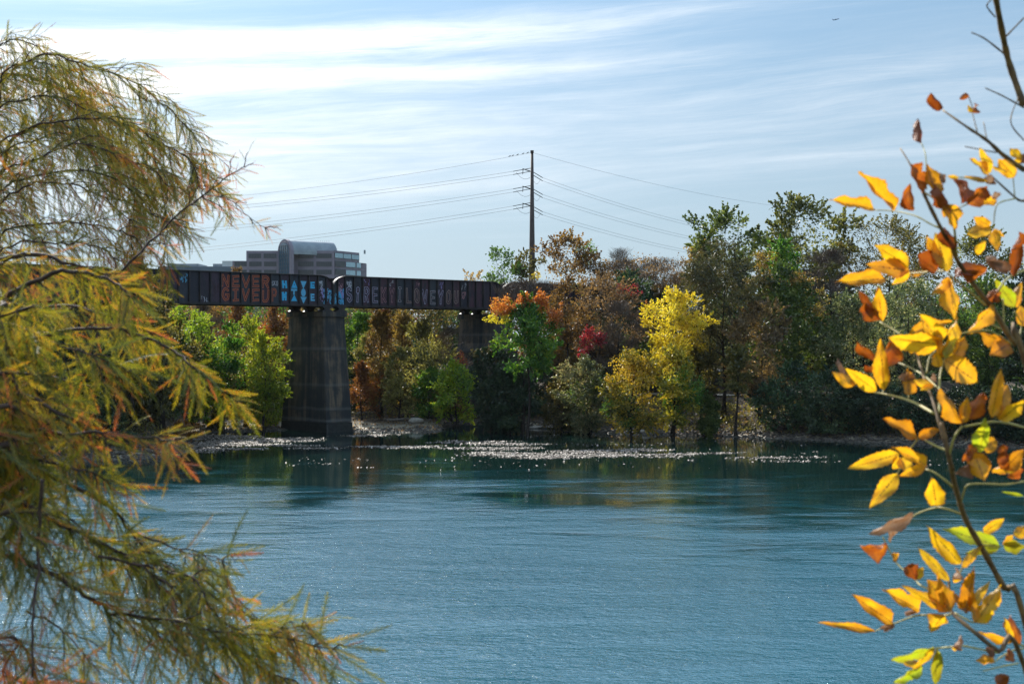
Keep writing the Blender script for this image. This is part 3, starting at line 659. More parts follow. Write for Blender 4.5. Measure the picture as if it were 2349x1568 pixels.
def make_pier(k, z0, label, base=(4.2, 1.72), top=(3.12, 1.42), shoulder=False):
    c_ = J0 + BD * SPAN * k + BN * 2.85
    r = empty('bridge_pier', (c_[0], c_[1], z0), label, 'bridge pier', 'concrete piers of the railway bridge')
    zt = 12.15; H0 = -1.0
    dims = lambda z: (base[0] + (top[0] - base[0]) * (z - 0) / zt, base[1] + (top[1] - base[1]) * z / zt)
    levels = [1.0, 2.25, 4.7, 8.55, zt]
    for a_, b_ in zip(levels[:-1], levels[1:]):
        if b_ <= z0: continue
        mb = MB(); lo, hi = max(a_, z0 - .4) + .025, b_ - .025
        d0, d1 = dims(lo), dims(hi)
        mb.prism(chamf(*d0), lo - z0, hi - z0, top_scale=chamf(*d1)); obj('concrete_lift', mb.mesh('concrete_lift'), conc, r)
        mb = MB(); d2 = dims(b_); mb.prism(chamf(d2[0] - .07, d2[1] - .07), b_ - .05 - z0, b_ + .05 - z0); 
        if b_ < zt: obj('joint_groove', mb.mesh('joint_groove'), concd, r)
    if z0 < .9:
        mb = MB(); d0 = dims(-.8); d1 = dims(.98); mb.prism(chamf(d0[0] + .04, d0[1] + .04), -.9 - z0, .99 - z0, top_scale=chamf(d1[0] + .03, d1[1] + .03)); obj('plinth', mb.mesh('plinth'), concd, r)
    if shoulder:
        mb = MB(); mb.prism(chamf(3.9, 2.1), max(z0 - 1, 0) - z0, 8.3 - z0, top_scale=chamf(3.7, 2.0)); obj('footing', mb.mesh('footing'), conc, r)
        mb = MB(); mb.prism(chamf(3.7, 2.0), 8.3 - z0, 9.3 - z0, top_scale=chamf(3.2, 1.5)); obj('shoulder', mb.mesh('shoulder'), conc, r)
    mb = MB(); mb.prism(chamf(3.3, 1.62, .05), zt - z0, 12.71 - z0); obj('pier_cap', mb.mesh('pier_cap'), conc, r)
    return r
make_pier(0, 0, 'tall tapered stained concrete pier standing in the water at left of centre')
make_pier(1, 1.5, 'shorter brown concrete pier half hidden by dark shrubs on the far bank', shoulder=True)
make_pier(-1, 2.0, 'concrete pier hidden among the dark trees on the left bank')
make_pier(-2, .8, 'concrete pier behind the near cypress boughs, farthest left')
make_pier(2, 5.0, 'concrete pier buried in trees at the right end of the bridge')

# ------------------------------------------------------------------ office buildings in the distance
wallb = simple('rose_granite_cladding', (.21, .175, .225), (.26, .22, .27), .25, .8, coords='Object')
glassd, t = mat('dark_office_glazing'); out(t, pbsdf(t, (.006, .012, .02), .3, .0, None, .8))
glassb, t = mat('blue_curtain_glazing'); out(t, pbsdf(t, (.05, .11, .17), .2, .1, None, .8))
glassl, t = mat('sky_reflecting_glazing'); out(t, pbsdf(t, (.42, .6, .68), .08, .85, None, .8))
frame_m = simple('pale_window_mullions', (.07, .08, .10), (.09, .1, .12), 1, .6)
metalr = simple('grey_metal_roofing', (.22, .25, .28), (.30, .33, .36), .3, .45, .3)
BY = 660.0; G = 8.0
def bx(u, y=BY): return (u - CU) / F * y
def bz(v, y=BY): return CAMZ - (v - VH) / F * y
ob = empty('office_building', (bx(650), BY + 15, G), 'rose granite office block with arched glass roof behind the bridge', 'office building')
org = np.array([bx(650), BY + 15, G])
def bbox(nm, x0, x1, y0, y1, z0, z1, m, par=ob, o_=org):
    mb = MB(); mb.box(np.array([(x0 + x1) / 2, (y0 + y1) / 2, (z0 + z1) / 2]) - o_, (x1 - x0, y1 - y0, z1 - z0)); return obj(nm, mb.mesh(nm), m, par)
fl = 18.62 / F * BY; ztop = bz(575); zlow = ztop - 1.0 * fl - .9
bbox('upper_storey', bx(565), bx(766), BY, BY + 40, zlow, ztop, wallb)
bbox('wall', bx(533), bx(766), BY + .02, BY + 40, G, zlow - .02, wallb)
def facade(p0, p1, zt, rows, bays, mglass, gap=.09, h=2.0):
    """window bands along a facade from p0 to p1 (plan points, left to right)"""
    p0, p1 = np.array(p0), np.array(p1); d = p1 - p0; Lf = np.hypot(*d); d /= Lf; nrm = np.array([d[1], -d[0]])
    ax = [[d[0], d[1], 0], [-nrm[0], -nrm[1], 0], [0, 0, 1]]; bw = Lf / bays
    for r_ in range(rows):
        for b_ in range(bays):
            c_ = p0 + d * (b_ + .5) * bw; z = zt - 2.35 - r_ * fl
            ww = bw * (1 - gap * 2)
            mb = MB(); mb.box(np.array([*(c_ + nrm * .05), z]) - org, (ww, .16, h), ax); wn = obj('window', mb.mesh('window'), mglass(b_, r_) if callable(mglass) else mglass, ob)
            mb = MB()
            for k in range(9): mb.box(np.array([*(c_ + nrm * .16 + d * (k / 8 - .5) * ww), z]) - org, (.12, .1, h), ax)
            for q in (-1, 1): mb.box(np.array([*(c_ + nrm * .17), z + q * h / 2]) - org, (ww + .2, .14, .14), ax)
            obj('window_frame', mb.mesh('window_frame'), frame_m, wn)
facade((bx(567), BY), (bx(637), BY), ztop, 1, 2, glassd); facade((bx(535), BY), (bx(637), BY), ztop - fl, 4, 3, glassd)
facade((bx(681), BY), (bx(764), BY), ztop, 5, 2, glassd, gap=.08)
# right wing, turned away to the right
pr0, pr1, pr2 = (bx(766), BY), (bx(824, 680), 680), (bx(841, 686), 686)
mb = MB(); mb.prism([(pr0[0] - org[0], pr0[1] - org[1]), (pr1[0] - org[0], pr1[1] - org[1]), (pr1[0] - 4 - org[0], 700 - org[1]), (pr0[0] - org[0], 700 - org[1])], zlow - G, ztop + .2 - G); obj('right_wing_top', mb.mesh('right_wing_top'), wallb, ob)
mb = MB(); mb.prism([(pr0[0] - .1 - org[0], pr0[1] + .1 - org[1]), (pr2[0] - org[0], pr2[1] - org[1]), (pr2[0] - 4 - org[0], 706 - org[1]), (pr0[0] - org[0], 706 - org[1])], 0, zlow - .03 - G); obj('right_wing', mb.mesh('right_wing'), wallb, ob)
facade((pr0[0] + .3, pr0[1] + .1), pr1, ztop + .3, 1, 3, glassl, gap=.04, h=2.3); facade((pr0[0] + .3, pr0[1] + .2), (pr2[0] - .3, pr2[1] - .1), ztop - fl + .3, 4, 3, lambda b_, r_: glassd if b_ == 0 else glassl, gap=.06, h=2.4)
# barrel vault: arch front turned to the left, roof running back to the right
ax_ = np.array([.78, .625]); fr = np.array([ax_[1], -ax_[0]]); A0 = np.array([bx(640), BY + 1.2]); wv_ = 38 / F * BY / abs(fr[0]) ; R_ = wv_ / 2
zspring = bz(550) - R_ * 1.05
def vault(nm, s0, s1, r, z_lo, m, arch=True, thick=False):
    mb = MB(); cc = A0 + fr * wv_ / 2; prof = [(-r, z_lo)] + [(-r * math.cos(q), zspring + r * 1.05 * math.sin(q)) for q in np.linspace(0, math.pi, 19)] + [(r, z_lo)]
    n = len(prof); V = []
    for s_ in (s0, s1):
        for p in prof: xy = cc + fr * p[0] + ax_ * s_; V.append([xy[0] - org[0], xy[1] - org[1], p[1] - G])
    V += [np.mean(V[:n], 0), np.mean(V[n:2 * n], 0)]
    f4 = [[i, i + 1, n + i + 1, n + i] for i in range(n - 1)]; f3 = [[2 * n, i + 1, i] for i in range(n)][:n - 1] + [[2 * n, 0, n - 1]] + [[2 * n + 1, n + i, n + i + 1] for i in range(n - 1)]
    mb.add(V, f4, f3); return obj(nm, mb.mesh(nm), m, ob)
vault('arch_surround', -1.0, .6, R_, G + .1, wallb); vault('arch_glazing', -1.25, 1, R_ * .76, G + .2, glassb)
vault('barrel_roof', .62, 24, R_ * .96, ztop - 2, metalr)
mb = MB()
cc = A0 + fr * wv_ / 2 + ax_ * -1.35
for k in range(-2, 3): xy = cc + fr * k * R_ * .3; mb.box([xy[0] - org[0], xy[1] - org[1], (zspring - G) / 2 + 2], (.18, .18, zspring - G + 3))
for k in range(14): mb.box([cc[0] - org[0], cc[1] - org[1], ztop + 2 - G - k * fl / 2], (R_ * 1.5, .12, .16), [[fr[0], fr[1], 0], [ax_[0], ax_[1], 0], [0, 0, 1]])
obj('arch_mullions', mb.mesh('arch_mullions'), frame_m, ob)
bbox('plant_room', bx(745), bx(757), BY + 20, BY + 26, ztop, bz(562), metalr); bbox('rooftop_vent', bx(822), bx(826), 684, 685, ztop, bz(566), metalr)
mb = MB()
for k in range(9): mb.tube([(bx(700 + k * 5) - org[0], 8, ztop + 4 - G), (bx(700 + k * 5) - org[0], 8, ztop + 6.2 - G)], .06, 4)
obj('rooftop_aerials', mb.mesh('rooftop_aerials'), frame_m, ob)
ob2 = empty('low_office_building', (bx(455, 820), 830, G), 'low grey blue flat roofed block left of the arched office block', 'office building')
o2 = np.array([bx(455, 820), 830, G])
gw = simple('blue_grey_cladding', (.08, .11, .15), (.11, .14, .18), .2, .7)
bbox('wall', bx(362, 820), bx(560, 820), 820, 860, G, bz(611, 820), gw, ob2, o2)
bbox('roof_screen', bx(378, 820), bx(450, 820), 826, 850, bz(611, 820), bz(603.5, 820), metalr, ob2, o2)
bbox('plant_room', bx(485, 820), bx(508, 820), 824, 840, bz(611, 820), bz(604, 820), metalr, ob2, o2)
bbox('lift_tower', bx(509, 820), bx(531, 820), 821, 836, bz(611, 820), bz(598, 820), simple('white_panels', (.5, .52, .54), (.56, .58, .6), .3, .7), ob2, o2)

# ------------------------------------------------------------------ power pole, cables, birds, aeroplane
PY = 215.0; px = bx(1220.5, PY); gz = float(ground_z(px, PY))
galv = simple('rusty_brown_pole_steel', (.055, .038, .034), (.085, .06, .052), 1, .6)
blk, t = mat('black_insulator'); out(t, pbsdf(t, (.02, .02, .022), .4))
pole = empty('power_pole', (px, PY, gz), 'tall dark tapered steel power pole rising above the bank trees', 'power pole')
zt = bz(347, PY); mb = MB(); mb.tube([(0, 0, -.5), (0, 0, (zt - gz) * .5), (0, 0, zt - gz)], [.62, .43, .20], 12); obj('shaft', mb.mesh('shaft', True), galv, pole)
mb = MB(); mb.tube([(0, 0, zt - gz - .25), (0, 0, zt - gz + .12)], .27, 10); obj('pole_cap', mb.mesh('pole_cap'), galv, pole)
LE = P(371 / 1.0217, 523 / 1.0217, 190); wires = []
cablem, t = mat('aluminium_cable'); out(t, pbsdf(t, (.12, .13, .15), .45, .6))
wdirL = np.array([-47.0 - px, 190 - PY]); wdirL /= np.hypot(*wdirL); wdirR = np.array([34.8, 62.0]); wdirR /= np.hypot(*wdirR)
def cable(pts, label, r=.020):
    pts = np.array(pts); mb = MB(); mb.tube(pts - pts[0], r, 5, cap=False); o = obj('power_cable', mb.mesh('power_cable'), cablem, loc=pts[0]); tag(o, label, 'power cable', 'cables of the power line'); return o
def curve_uv(a_, b_, sagv):
    a_, b_ = np.array(a_), np.array(b_); tt = np.linspace(0, 1, 26)[:, None]; p = a_ + (b_ - a_) * tt; p[:, 2] -= (sagv * 4 * tt * (1 - tt))[:, 0]; return p
names = ('top', 'middle', 'lowest')
for k, (vl, vr, vL) in enumerate(((386, 395, 511), (426, 434, 557), (465, 474, 602))):
    zc = bz(vl, PY) - gz; za = bz(vr, PY) - gz
    mb = MB(); mb.tube([(0, 0, zc - .55), (-1.45, -.3, zc - .1)], [.09, .06], 6); arm = obj('arm', mb.mesh('arm'), galv, pole)
    mb = MB(); mb.tube([(-1.35, -.3, zc - .1), (-1.42, -.3, zc - .95)], .055, 6); obj('post_insulator', mb.mesh('post_insulator'), blk, pole)
    for q, dz in ((0, 0.0), (1, -.48)):
        e0 = np.array([-.25, 0, zc + dz]); l_ = 2.9; e1 = e0 + np.array([wdirL[0] * l_, wdirL[1] * l_, -.62]); mb = MB(); mb.tube([e0, e1], .055, 6); obj('strain_insulator', mb.mesh('strain_insulator'), blk, pole)
        end = P(371 / 1.0217, vL + q * 6.5, 190 - 0 * q); a3 = e1 + np.array([px, PY, gz])
        far = np.array(a3) + (np.array(end) - a3) * 1.75; far[2] = np.array(end)[2] - 2.2
        pts = curve_uv(a3, far, 1.5)
        # bend so the cable passes the traced point
        cable(pts, '%s cable of the %s pair running left from the pole' % (('upper', 'lower')[q], names[k]))
        e0 = np.array([.22, 0, za + dz]); e1 = e0 + np.array([wdirR[0] * 2.9, wdirR[1] * 2.9, -.55]); mb = MB(); mb.tube([e0, e1], .055, 6); obj('strain_insulator', mb.mesh('strain_insulator'), blk, pole)
        vend = (490, 520, 551)[k] + q * 5; end = np.array(P(1640, vend + 4, 277)); a3 = e1 + np.array([px, PY, gz]); far = a3 + (end - a3) * 2.1; far[2] = end[2] - .6
        cable(curve_uv(a3, far, 2.6), '%s cable of the %s pair running right from the pole' % (('upper', 'lower')[q], names[k]))
    for sgn, wd, zz_ in ((-1, wdirL, zc), (1, wdirR, za)):
        a3 = np.array([wd[0] * 2.7, wd[1] * 2.7, zz_ - .75]); mb = MB(); tt = np.linspace(0, 1, 9)[:, None]; b3 = np.array([sgn * .3, 0, zz_ - 1.4]); p = a3 + (b3 - a3) * tt; p[:, 2] -= (.55 * 4 * tt * (1 - tt))[:, 0]; mb.tube(p, .022, 4); obj('jumper_wire', mb.mesh('jumper_wire'), cablem, pole)
a3 = np.array([px, PY, bz(350, PY)]); end = np.array(P(580, 438, 200)); far = a3 + (end - a3) * 1.5; far[2] += .6
SHW = curve_uv(a3, far, 1.0); cable(SHW, 'single thin cable running left from the pole tip', .018)
end = np.array(P(1720, 459, 277)); far = a3 + (end - a3) * 1.4; far[2] += .8; cable(curve_uv(a3, far, 1.2), 'single thin cable running right from the pole tip', .018)
birdm, t = mat('dark_bird_feathers'); out(t, pbsdf(t, (.02, .02, .025), .6))
mb = MB()
for a_, b_, r0, r1 in (((0, 0, .10), (.14, 0, .16), .07, .06), ((.14, 0, .16), (.21, 0, .22), .045, .045), ((.21, 0, .22), (.27, 0, .21), .02, .005), ((0, 0, .10), (-.16, 0, .03), .04, .02)): mb.tube([a_, b_], [r0, r1], 6)
bm_ = mb.mesh('bird')
for k, f_ in enumerate((.012, .024, .038, .05, .058)):
    i = f_ * 25; i0 = int(i); p = SHW[i0] + (SHW[i0 + 1] - SHW[i0]) * (i - i0)
    tag(obj('bird', bm_, birdm, loc=p), ('dark bird perched nearest the pole tip on the thin cable', 'dark bird second from the pole tip on the thin cable', 'middle one of five dark birds on the thin cable', 'dark bird fourth from the pole tip on the thin cable', 'dark bird perched farthest from the pole tip on the cable')[k], 'bird', 'birds perched on the top cable')
pl = empty('aeroplane', P(1918, 45, 6500), 'tiny distant aeroplane climbing in the sky at upper right', 'aeroplane')
plm = simple('hazy_blue_fuselage', (.10, .16, .26), (.12, .2, .3), .1, .5)
cR = Matrix.Rotation(math.radians(-14), 3, 'Y')
def pt(l): return [tuple(cR @ Vector(q)) for q in l]
mb = MB(); mb.tube(pt([(-15, 0, 0), (-12, 0, 0), (8, 0, 0), (13, 0, 0), (15, 0, -.4)]), [.7, 1.7, 1.9, 1.5, .3], 10); obj('fuselage', mb.mesh('fuselage', True), plm, pl)
for nm, q in (('wing', [(2, -1.5, -.8), (-6, -15, .9), (-8, -15, .9), (-4, -1.5, -.8)]), ('wing', [(2, 1.5, -.8), (-6, 15, .9), (-8, 15, .9), (-4, 1.5, -.8)]), ('tail_fin', [(-11, 0, 1.3), (-15, 0, 6.5), (-17, 0, 6.5), (-15.5, 0, 1)]), ('tailplane', [(-12.5, -6, 1), (-14.5, -6, 1), (-14.5, 6, 1), (-12.5, 6, 1)])):
    q = np.array(pt(q)); k_ = np.array([0, 0, .5]) if nm != 'tail_fin' else np.array([0, .5, 0]); mb = MB(); mb.add(np.vstack([q - k_ / 2, q + k_ / 2]), [[0, 3, 2, 1], [4, 5, 6, 7], [0, 1, 5, 4], [1, 2, 6, 5], [2, 3, 7, 6], [3, 0, 4, 7]]); obj(nm, mb.mesh(nm), plm, pl)
for s_ in (-5, 5):
    q = pt([(-3, s_, -1.6), (1, s_, -1.6)]); mb = MB(); mb.tube(q, .9, 8); obj('engine', mb.mesh('engine', True), plm, pl)

# ------------------------------------------------------------------ trees on the far bank (left to right, back to front)
BK = 'trees in the wood behind the far bank'
PENDING = []
MARKS = [(-2000, 'beyond the left edge'), (-200, 'at the far left edge'), (90, 'behind the near cypress boughs'), (200, 'behind the left bank evergreens'), (330, 'behind the cypress over the bridge'), (420, 'behind the leftmost sapling'), (500, 'behind the middle of the sapling row'), (575, 'behind the last saplings'), (650, 'behind the tall pier'),
  (800, 'just right of the tall pier'), (870, 'behind the slim rusty cypress'), (940, 'behind the pale yellow twiggy tree'), (1010, 'behind the sunlit green bush'), (1080, 'behind the shaded pier'), (1160, 'behind the dark evergreens'), (1240, 'behind the orange topped tree'), (1320, 'behind the red shrub'), (1400, 'left of the yellow trees'),
  (1480, 'behind the yellow bush'), (1560, 'behind the tall yellow tree'), (1640, 'behind the olive cypress'), (1730, 'left of the golden domed tree'), (1820, 'under the golden domed tree'), (1900, 'below the leafless tree'), (1980, 'behind the grey green round tree'), (2070, 'behind the speckled sage tree'), (2170, 'behind the middle of the yellow sapling'), (2260, 'right behind the yellow sapling'), (2360, 'beside the right edge'), (2490, 'beyond the right edge')]
def settle_labels():
    g = {}
    for root, what, u, row in PENDING:
        mk = [m for u0, m in MARKS if u0 <= u + 40][-1]; g.setdefault((what, row, mk), []).append((u, root))
    for (what, row, mk), l in g.items():
        l.sort(key=lambda q: q[0]); n = len(l)
        w_ = [''] if n == 1 else ['left ', 'right '] if n == 2 else ['leftmost ', 'middle ', 'rightmost '] if n == 3 else [q + ' from left ' for q in ('first', 'second', 'third', 'fourth', 'fifth', 'sixth', 'seventh', 'eighth', 'ninth', 'tenth', 'eleventh', 'twelfth')][:n]
        for k, (u, r) in enumerate(l): r['label'] = w_[k] + what + ' ' + row + ', ' + mk
def back_row():
    """a wood behind everything: three trees, copied"""
    kinds = [('goldbrown', 'broad'), ('olive', 'broad'), ('rust', 'cone'), ('green', 'broad'), ('brownleaf', 'broad')]
    protos = []
    for i, (p, k) in enumerate(kinds):
        tm, cm, wm = grow(11, 1.2, 4.6, 4.2, 44, 5200, k, .34, .2, 500 + i)
        protos.append((tm, cm, wm, p))
    r = random.Random(11)
    us_ = [-150 + i * 27.5 for i in range(46)] + [2500 + i * 62 for i in range(26)] + [-200 - i * 80 for i in range(9)]
    for u in us_:
        u += r.uniform(-9, 9)
        yrow = r.choice([188, 205, 222]); y = yrow + r.uniform(-6, 6)
        tm, cm, wm, p = protos[r.randrange(5)]
        sc_ = r.uniform(.78, 1.0) if u < 1080 else r.uniform(1.0, 1.25)
        x = (u - CU) / F * y; gz_ = float(ground_z(x, y))
        lab = {'goldbrown': 'golden brown tree', 'olive': 'dull olive tree', 'rust': 'rust coloured conical tree', 'green': 'mid green tree', 'brownleaf': 'brown leaved tree'}[p]
        root = empty('broadleaf_tree', (x, y, gz_), lab, 'tree', lab + 's in the wood behind', rz=r.uniform(0, 6.28))
        PENDING.append((root, lab, u, {188: 'in the wood', 205: 'deep in the wood', 222: 'deepest in the wood'}[yrow])); root.scale = (sc_, sc_, sc_ * r.uniform(.9, 1.1))
        obj('trunk', tm, bark, root); obj('crown', cm, leafmat(p), root, kind='stuff'); obj('twigs', wm, bark, root, kind='stuff')
back_row()
T = tree
# far right, on the skyline
T('broadleaf_tree', 'tree', 'tallest broad green tree on the skyline, right of the power pole', 1828, 452, 700, 262, 190, 'ogreen', 'broad', 15000, 58, L=.34, W=.22, trunk_r=.4)
T('broadleaf_tree', 'tree', 'green treetop with brown tinge on the skyline left of the tallest tree', 1650, 482, 740, 205, 186, 'ogreen', 'broad', 11000, 50, L=.34, W=.2, parts=[(1610, 590, 80, 80, 'goldbrown', 1500, 'golden brown lower leaves')])
T('broadleaf_tree', 'tree', 'wide rounded olive green tree on the skyline behind the yellow leaves', 2040, 504, 780, 290, 186, 'olive', 'broad', 15000, 70, L=.26, W=.13, transl=.6)
T('broadleaf_tree', 'tree', 'rounded green tree on the skyline at far right', 2250, 534, 800, 220, 184, 'ogreen', 'broad', 10000, 50, L=.28, W=.15)
T('broadleaf_tree', 'tree', 'sparse low green tree left of the power pole', 1152, 572, 690, 92, 190, 'green', 'broad', 1500, 22, L=.28, W=.17)
T('broadleaf_tree', 'tree', 'sparse dark tree standing right at the power pole', 1212, 578, 700, 96, 192, 'olive', 'broad', 2600, 26, L=.28, W=.17, parts=[(1232, 630, 24, 20, 'yellow', 130, 'small patch of yellow leaves')])
T('broadleaf_tree', 'tree', 'open golden brown tree just right of the power pole', 1300, 532, 740, 170, 180, 'goldbrown', 'broad', 6500, 44, L=.26, W=.16, transl=.6, parts=[(1350, 580, 50, 60, 'green', 600, 'green leaves on the right side')])
T('bare_tree', 'tree', 'mostly bare twiggy tree over brown leaves, right of the golden brown tree', 1425, 570, 700, 150, 178, 'twig', 'bare', 4200, 46, parts=[(1425, 625, 150, 80, 'goldbrown', 3600, 'golden brown leaves lower down')])
T('bare_tree', 'tree', 'brown twiggy tree on the slope left of the green treetop', 1515, 590, 700, 140, 176, 'twig', 'bare', 2600, 46, parts=[(1515, 640, 150, 90, 'brownleaf', 4200, 'brown and pinkish leaves')])
T('broadleaf_tree', 'tree', 'yellow green rounded tree in front of the tallest skyline tree', 1795, 556, 780, 110, 172, 'leafgreen', 'broad', 6000, 34, parts=[(1760, 600, 60, 60, 'goldbrown', 900, 'pinkish brown leaves')])
T('bare_tree', 'tree', 'grey purple leafless tree between green trees on the right', 1905, 572, 760, 165, 168, 'twig', 'bare', 9500, 60, trunk_r=.3)
T('broadleaf_tree', 'tree', 'bushy dark green tree under the bare tree, right of centre', 1440, 628, 780, 120, 170, 'bluegreen', 'broad', 6000, 34)
T('broadleaf_tree', 'tree', 'tangled brown grey tree above the red shrub', 1375, 640, 800, 210, 160, 'brownleaf', 'broad', 7500, 50, L=.2, W=.12, parts=[(1440, 668, 60, 40, 'red', 260, 'cluster of red leaves'), (1480, 712, 70, 50, 'rustbright', 260, 'scattered orange red leaves')])
T('bare_tree', 'tree', 'bare grey tree with twisted limbs left of the yellow tree', 1420, 690, 860, 140, 154, 'twig', 'bare', 5000, 40, trunk_r=.22)
T('broadleaf_tree', 'tree', 'golden brown tree in front of the right end of the bridge', 1300, 640, 800, 110, 158, 'goldbrown', 'broad', 4800, 36, L=.22, W=.13)
T('bald_cypress_tree', 'tree', 'tall dark olive cypress right of the yellow tree', 1660, 548, 790, 205, 149, 'darkolive', 'broad', 17000, 60, L=.30, W=.07, transl=.35, trunk_r=.26, droop=.4)
T('broadleaf_tree', 'tree', 'domed dark tree with sunlit golden top edge, right of the olive cypress', 1800, 616, 880, 190, 152, 'green', 'broad', 14000, 60, transl=.4, trunk_r=.3, parts=[(1790, 640, 150, 36, 'goldbrown', 1500, 'leaves painted golden as rim light along the top'), (1870, 690, 60, 90, 'goldbrown', 700, 'leaves painted golden as rim light on the right edge')])  # golden clumps put the sun's rim light into the leaf colour
T('broadleaf_tree', 'tree', 'brown leaved tree leaning over the path under the golden domed tree', 1745, 700, 900, 170, 146, 'brownleaf', 'broad', 7000, 48, trunk_r=.22)
T('broadleaf_tree', 'tree', 'grey green round tree below the leafless tree', 1960, 682, 900, 160, 148, 'sage', 'broad', 12000, 46, L=.2, W=.12)
T('broadleaf_tree', 'tree', 'speckled sage coloured tree behind the big yellow leaves', 2085, 640, 900, 190, 152, 'sage', 'broad', 12000, 52, L=.22, W=.13, parts=[(2190, 700, 90, 90, 'leafgreen', 1600, 'bright green leaves on the right')])
T('broadleaf_tree', 'tree', 'dense green tree at far right behind the yellow branch', 2260, 650, 930, 200, 146, 'green', 'broad', 12000, 54)
T('broadleaf_tree', 'tree', 'dark tree beside the right edge of the view', 2380, 660, 960, 170, 140, 'dark', 'broad', 9000, 44)
T('broadleaf_tree', 'tree', 'yellow autumn tree, tallest of the two bright yellow ones', 1542, 666, 850, 160, 146, 'yellow', 'broad', 10500, 52, L=.2, W=.12, transl=.55, trunk_r=.2, parts=[(1575, 800, 90, 110, 'yellowlow', 2200, 'duller greenish leaves on the right')])
T('broadleaf_tree', 'tree', 'green and yellow tree leaning behind the low yellow bush', 1545, 800, 975, 120, 141, 'yellowlow', 'broad', 7000, 38, L=.22, W=.14, trunk_r=.2, parts=[(1570, 900, 90, 120, 'leafgreen', 2500, 'green leaves on the right')])
T('waterside_bush', 'bush', 'low bright yellow bush on the bank, left of the taller yellow tree', 1450, 808, 985, 150, 140, 'yellowlow', 'broad', 8000, 46, L=.2, W=.12, parts=[(1455, 845, 90, 80, 'yellow', 1600, 'bright yellow upper leaves'), (1425, 940, 70, 80, 'leafgreen', 1400, 'green lower leaves')])
T('maple_tree', 'tree', 'tree with flame orange top over green leaves at the end of the bridge', 1212, 690, 850, 165, 143, 'leafgreen', 'broad', 10000, 44, L=.22, W=.14, trunk_r=.22,
  parts=[(1150, 702, 62, 40, 'orange', 1300, 'orange leaves at top left'), (1205, 692, 52, 40, 'orange', 1200, 'orange leaves at the top'), (1240, 690, 34, 50, 'orange', 800, 'orange red leaves at the top'), (1268, 718, 44, 62, 'rustbright', 650, 'orange red leaves on the right'), (1140, 730, 50, 24, 'yellow', 320, 'yellow leaves at lower left'), (1215, 800, 50, 70, 'rust', 380, 'rusty leaves in the middle')])
T('red_shrub', 'bush', 'small crimson leaved shrub above the lawn', 1355, 756, 815, 66, 150, 'red', 'broad', 900, 22, L=.2, W=.13)
T('twiggy_shrub', 'bush', 'tangle of bare grey vines hanging over the bridge end', 1200, 643, 700, 150, 147, 'twig', 'bare', 3800, 40)
T('waterside_bush', 'bush', 'grey green bush between the orange topped tree and yellow bush', 1345, 812, 985, 120, 146, 'sage', 'broad', 8000, 44, L=.2, W=.12, parts=[(1360, 900, 90, 90, 'leafgreen', 1400, 'greener leaves')])
T('waterside_bush', 'bush', 'dark green bush leaning over the water under the grey green bush', 1290, 880, 985, 130, 150, 'olive', 'broad', 8000, 40, L=.2, W=.12, transl=.4)
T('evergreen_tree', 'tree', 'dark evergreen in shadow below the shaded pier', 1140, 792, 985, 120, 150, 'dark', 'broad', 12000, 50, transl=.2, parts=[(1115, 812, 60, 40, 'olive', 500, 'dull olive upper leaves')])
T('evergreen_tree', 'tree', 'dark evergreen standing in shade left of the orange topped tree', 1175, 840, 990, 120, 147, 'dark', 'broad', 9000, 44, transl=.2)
T('waterside_bush', 'bush', 'yellow green bush lit by sun at the water edge left of the dark evergreens', 1045, 838, 962, 115, 158, 'ygreen', 'broad', 7500, 36, L=.22, W=.14, parts=[(1060, 822, 30, 40, 'rustbright', 160, 'a few orange leaves at the top'), (1040, 930, 80, 40, 'goldbrown', 600, 'brown leaves at the foot')])
T('waterside_bush', 'bush', 'small green bush left of the sunlit yellow green one', 985, 850, 960, 80, 160, 'leafgreen', 'broad', 4500, 30, L=.22, W=.14)
T('broadleaf_tree', 'tree', 'pale yellow twiggy tree between the two piers', 985, 745, 930, 130, 165, 'paleyellow', 'broad', 7500, 46, L=.22, W=.14, lean=-.8)
T('bare_tree', 'tree', 'bare pinkish twigged tree beside the shaded pier', 1035, 740, 930, 110, 166, 'twig', 'bare', 4500, 36)
T('bald_cypress_tree', 'tree', 'slim cypress with straight dark trunk and rusty leaves right of the tall pier', 873, 706, 925, 115, 163, 'goldbrown', 'cone', 9500, 62, L=.26, W=.07, trunk_r=.24, parts=[(860, 880, 100, 80, 'rustbright', 2200, 'rust red lower leaves')])
T('bald_cypress_tree', 'tree', 'golden cypress behind and right of the slim rusty one', 925, 712, 900, 100, 172, 'goldbrown', 'cone', 6000, 50, L=.26, W=.08, trunk_r=.2)
T('broadleaf_tree', 'tree', 'green tree just right of the tall pier', 818, 708, 860, 70, 172, 'leafgreen', 'broad', 4800, 30)
T('bald_cypress_tree', 'tree', 'small rust red cypress touching the right side of the tall pier', 830, 830, 945, 80, 160, 'rust', 'cone', 4500, 34, L=.24, W=.07)
T('waterside_bush', 'bush', 'orange brown shrub at the foot of the slim cypress', 935, 880, 950, 80, 163, 'goldbrown', 'broad', 3500, 26)
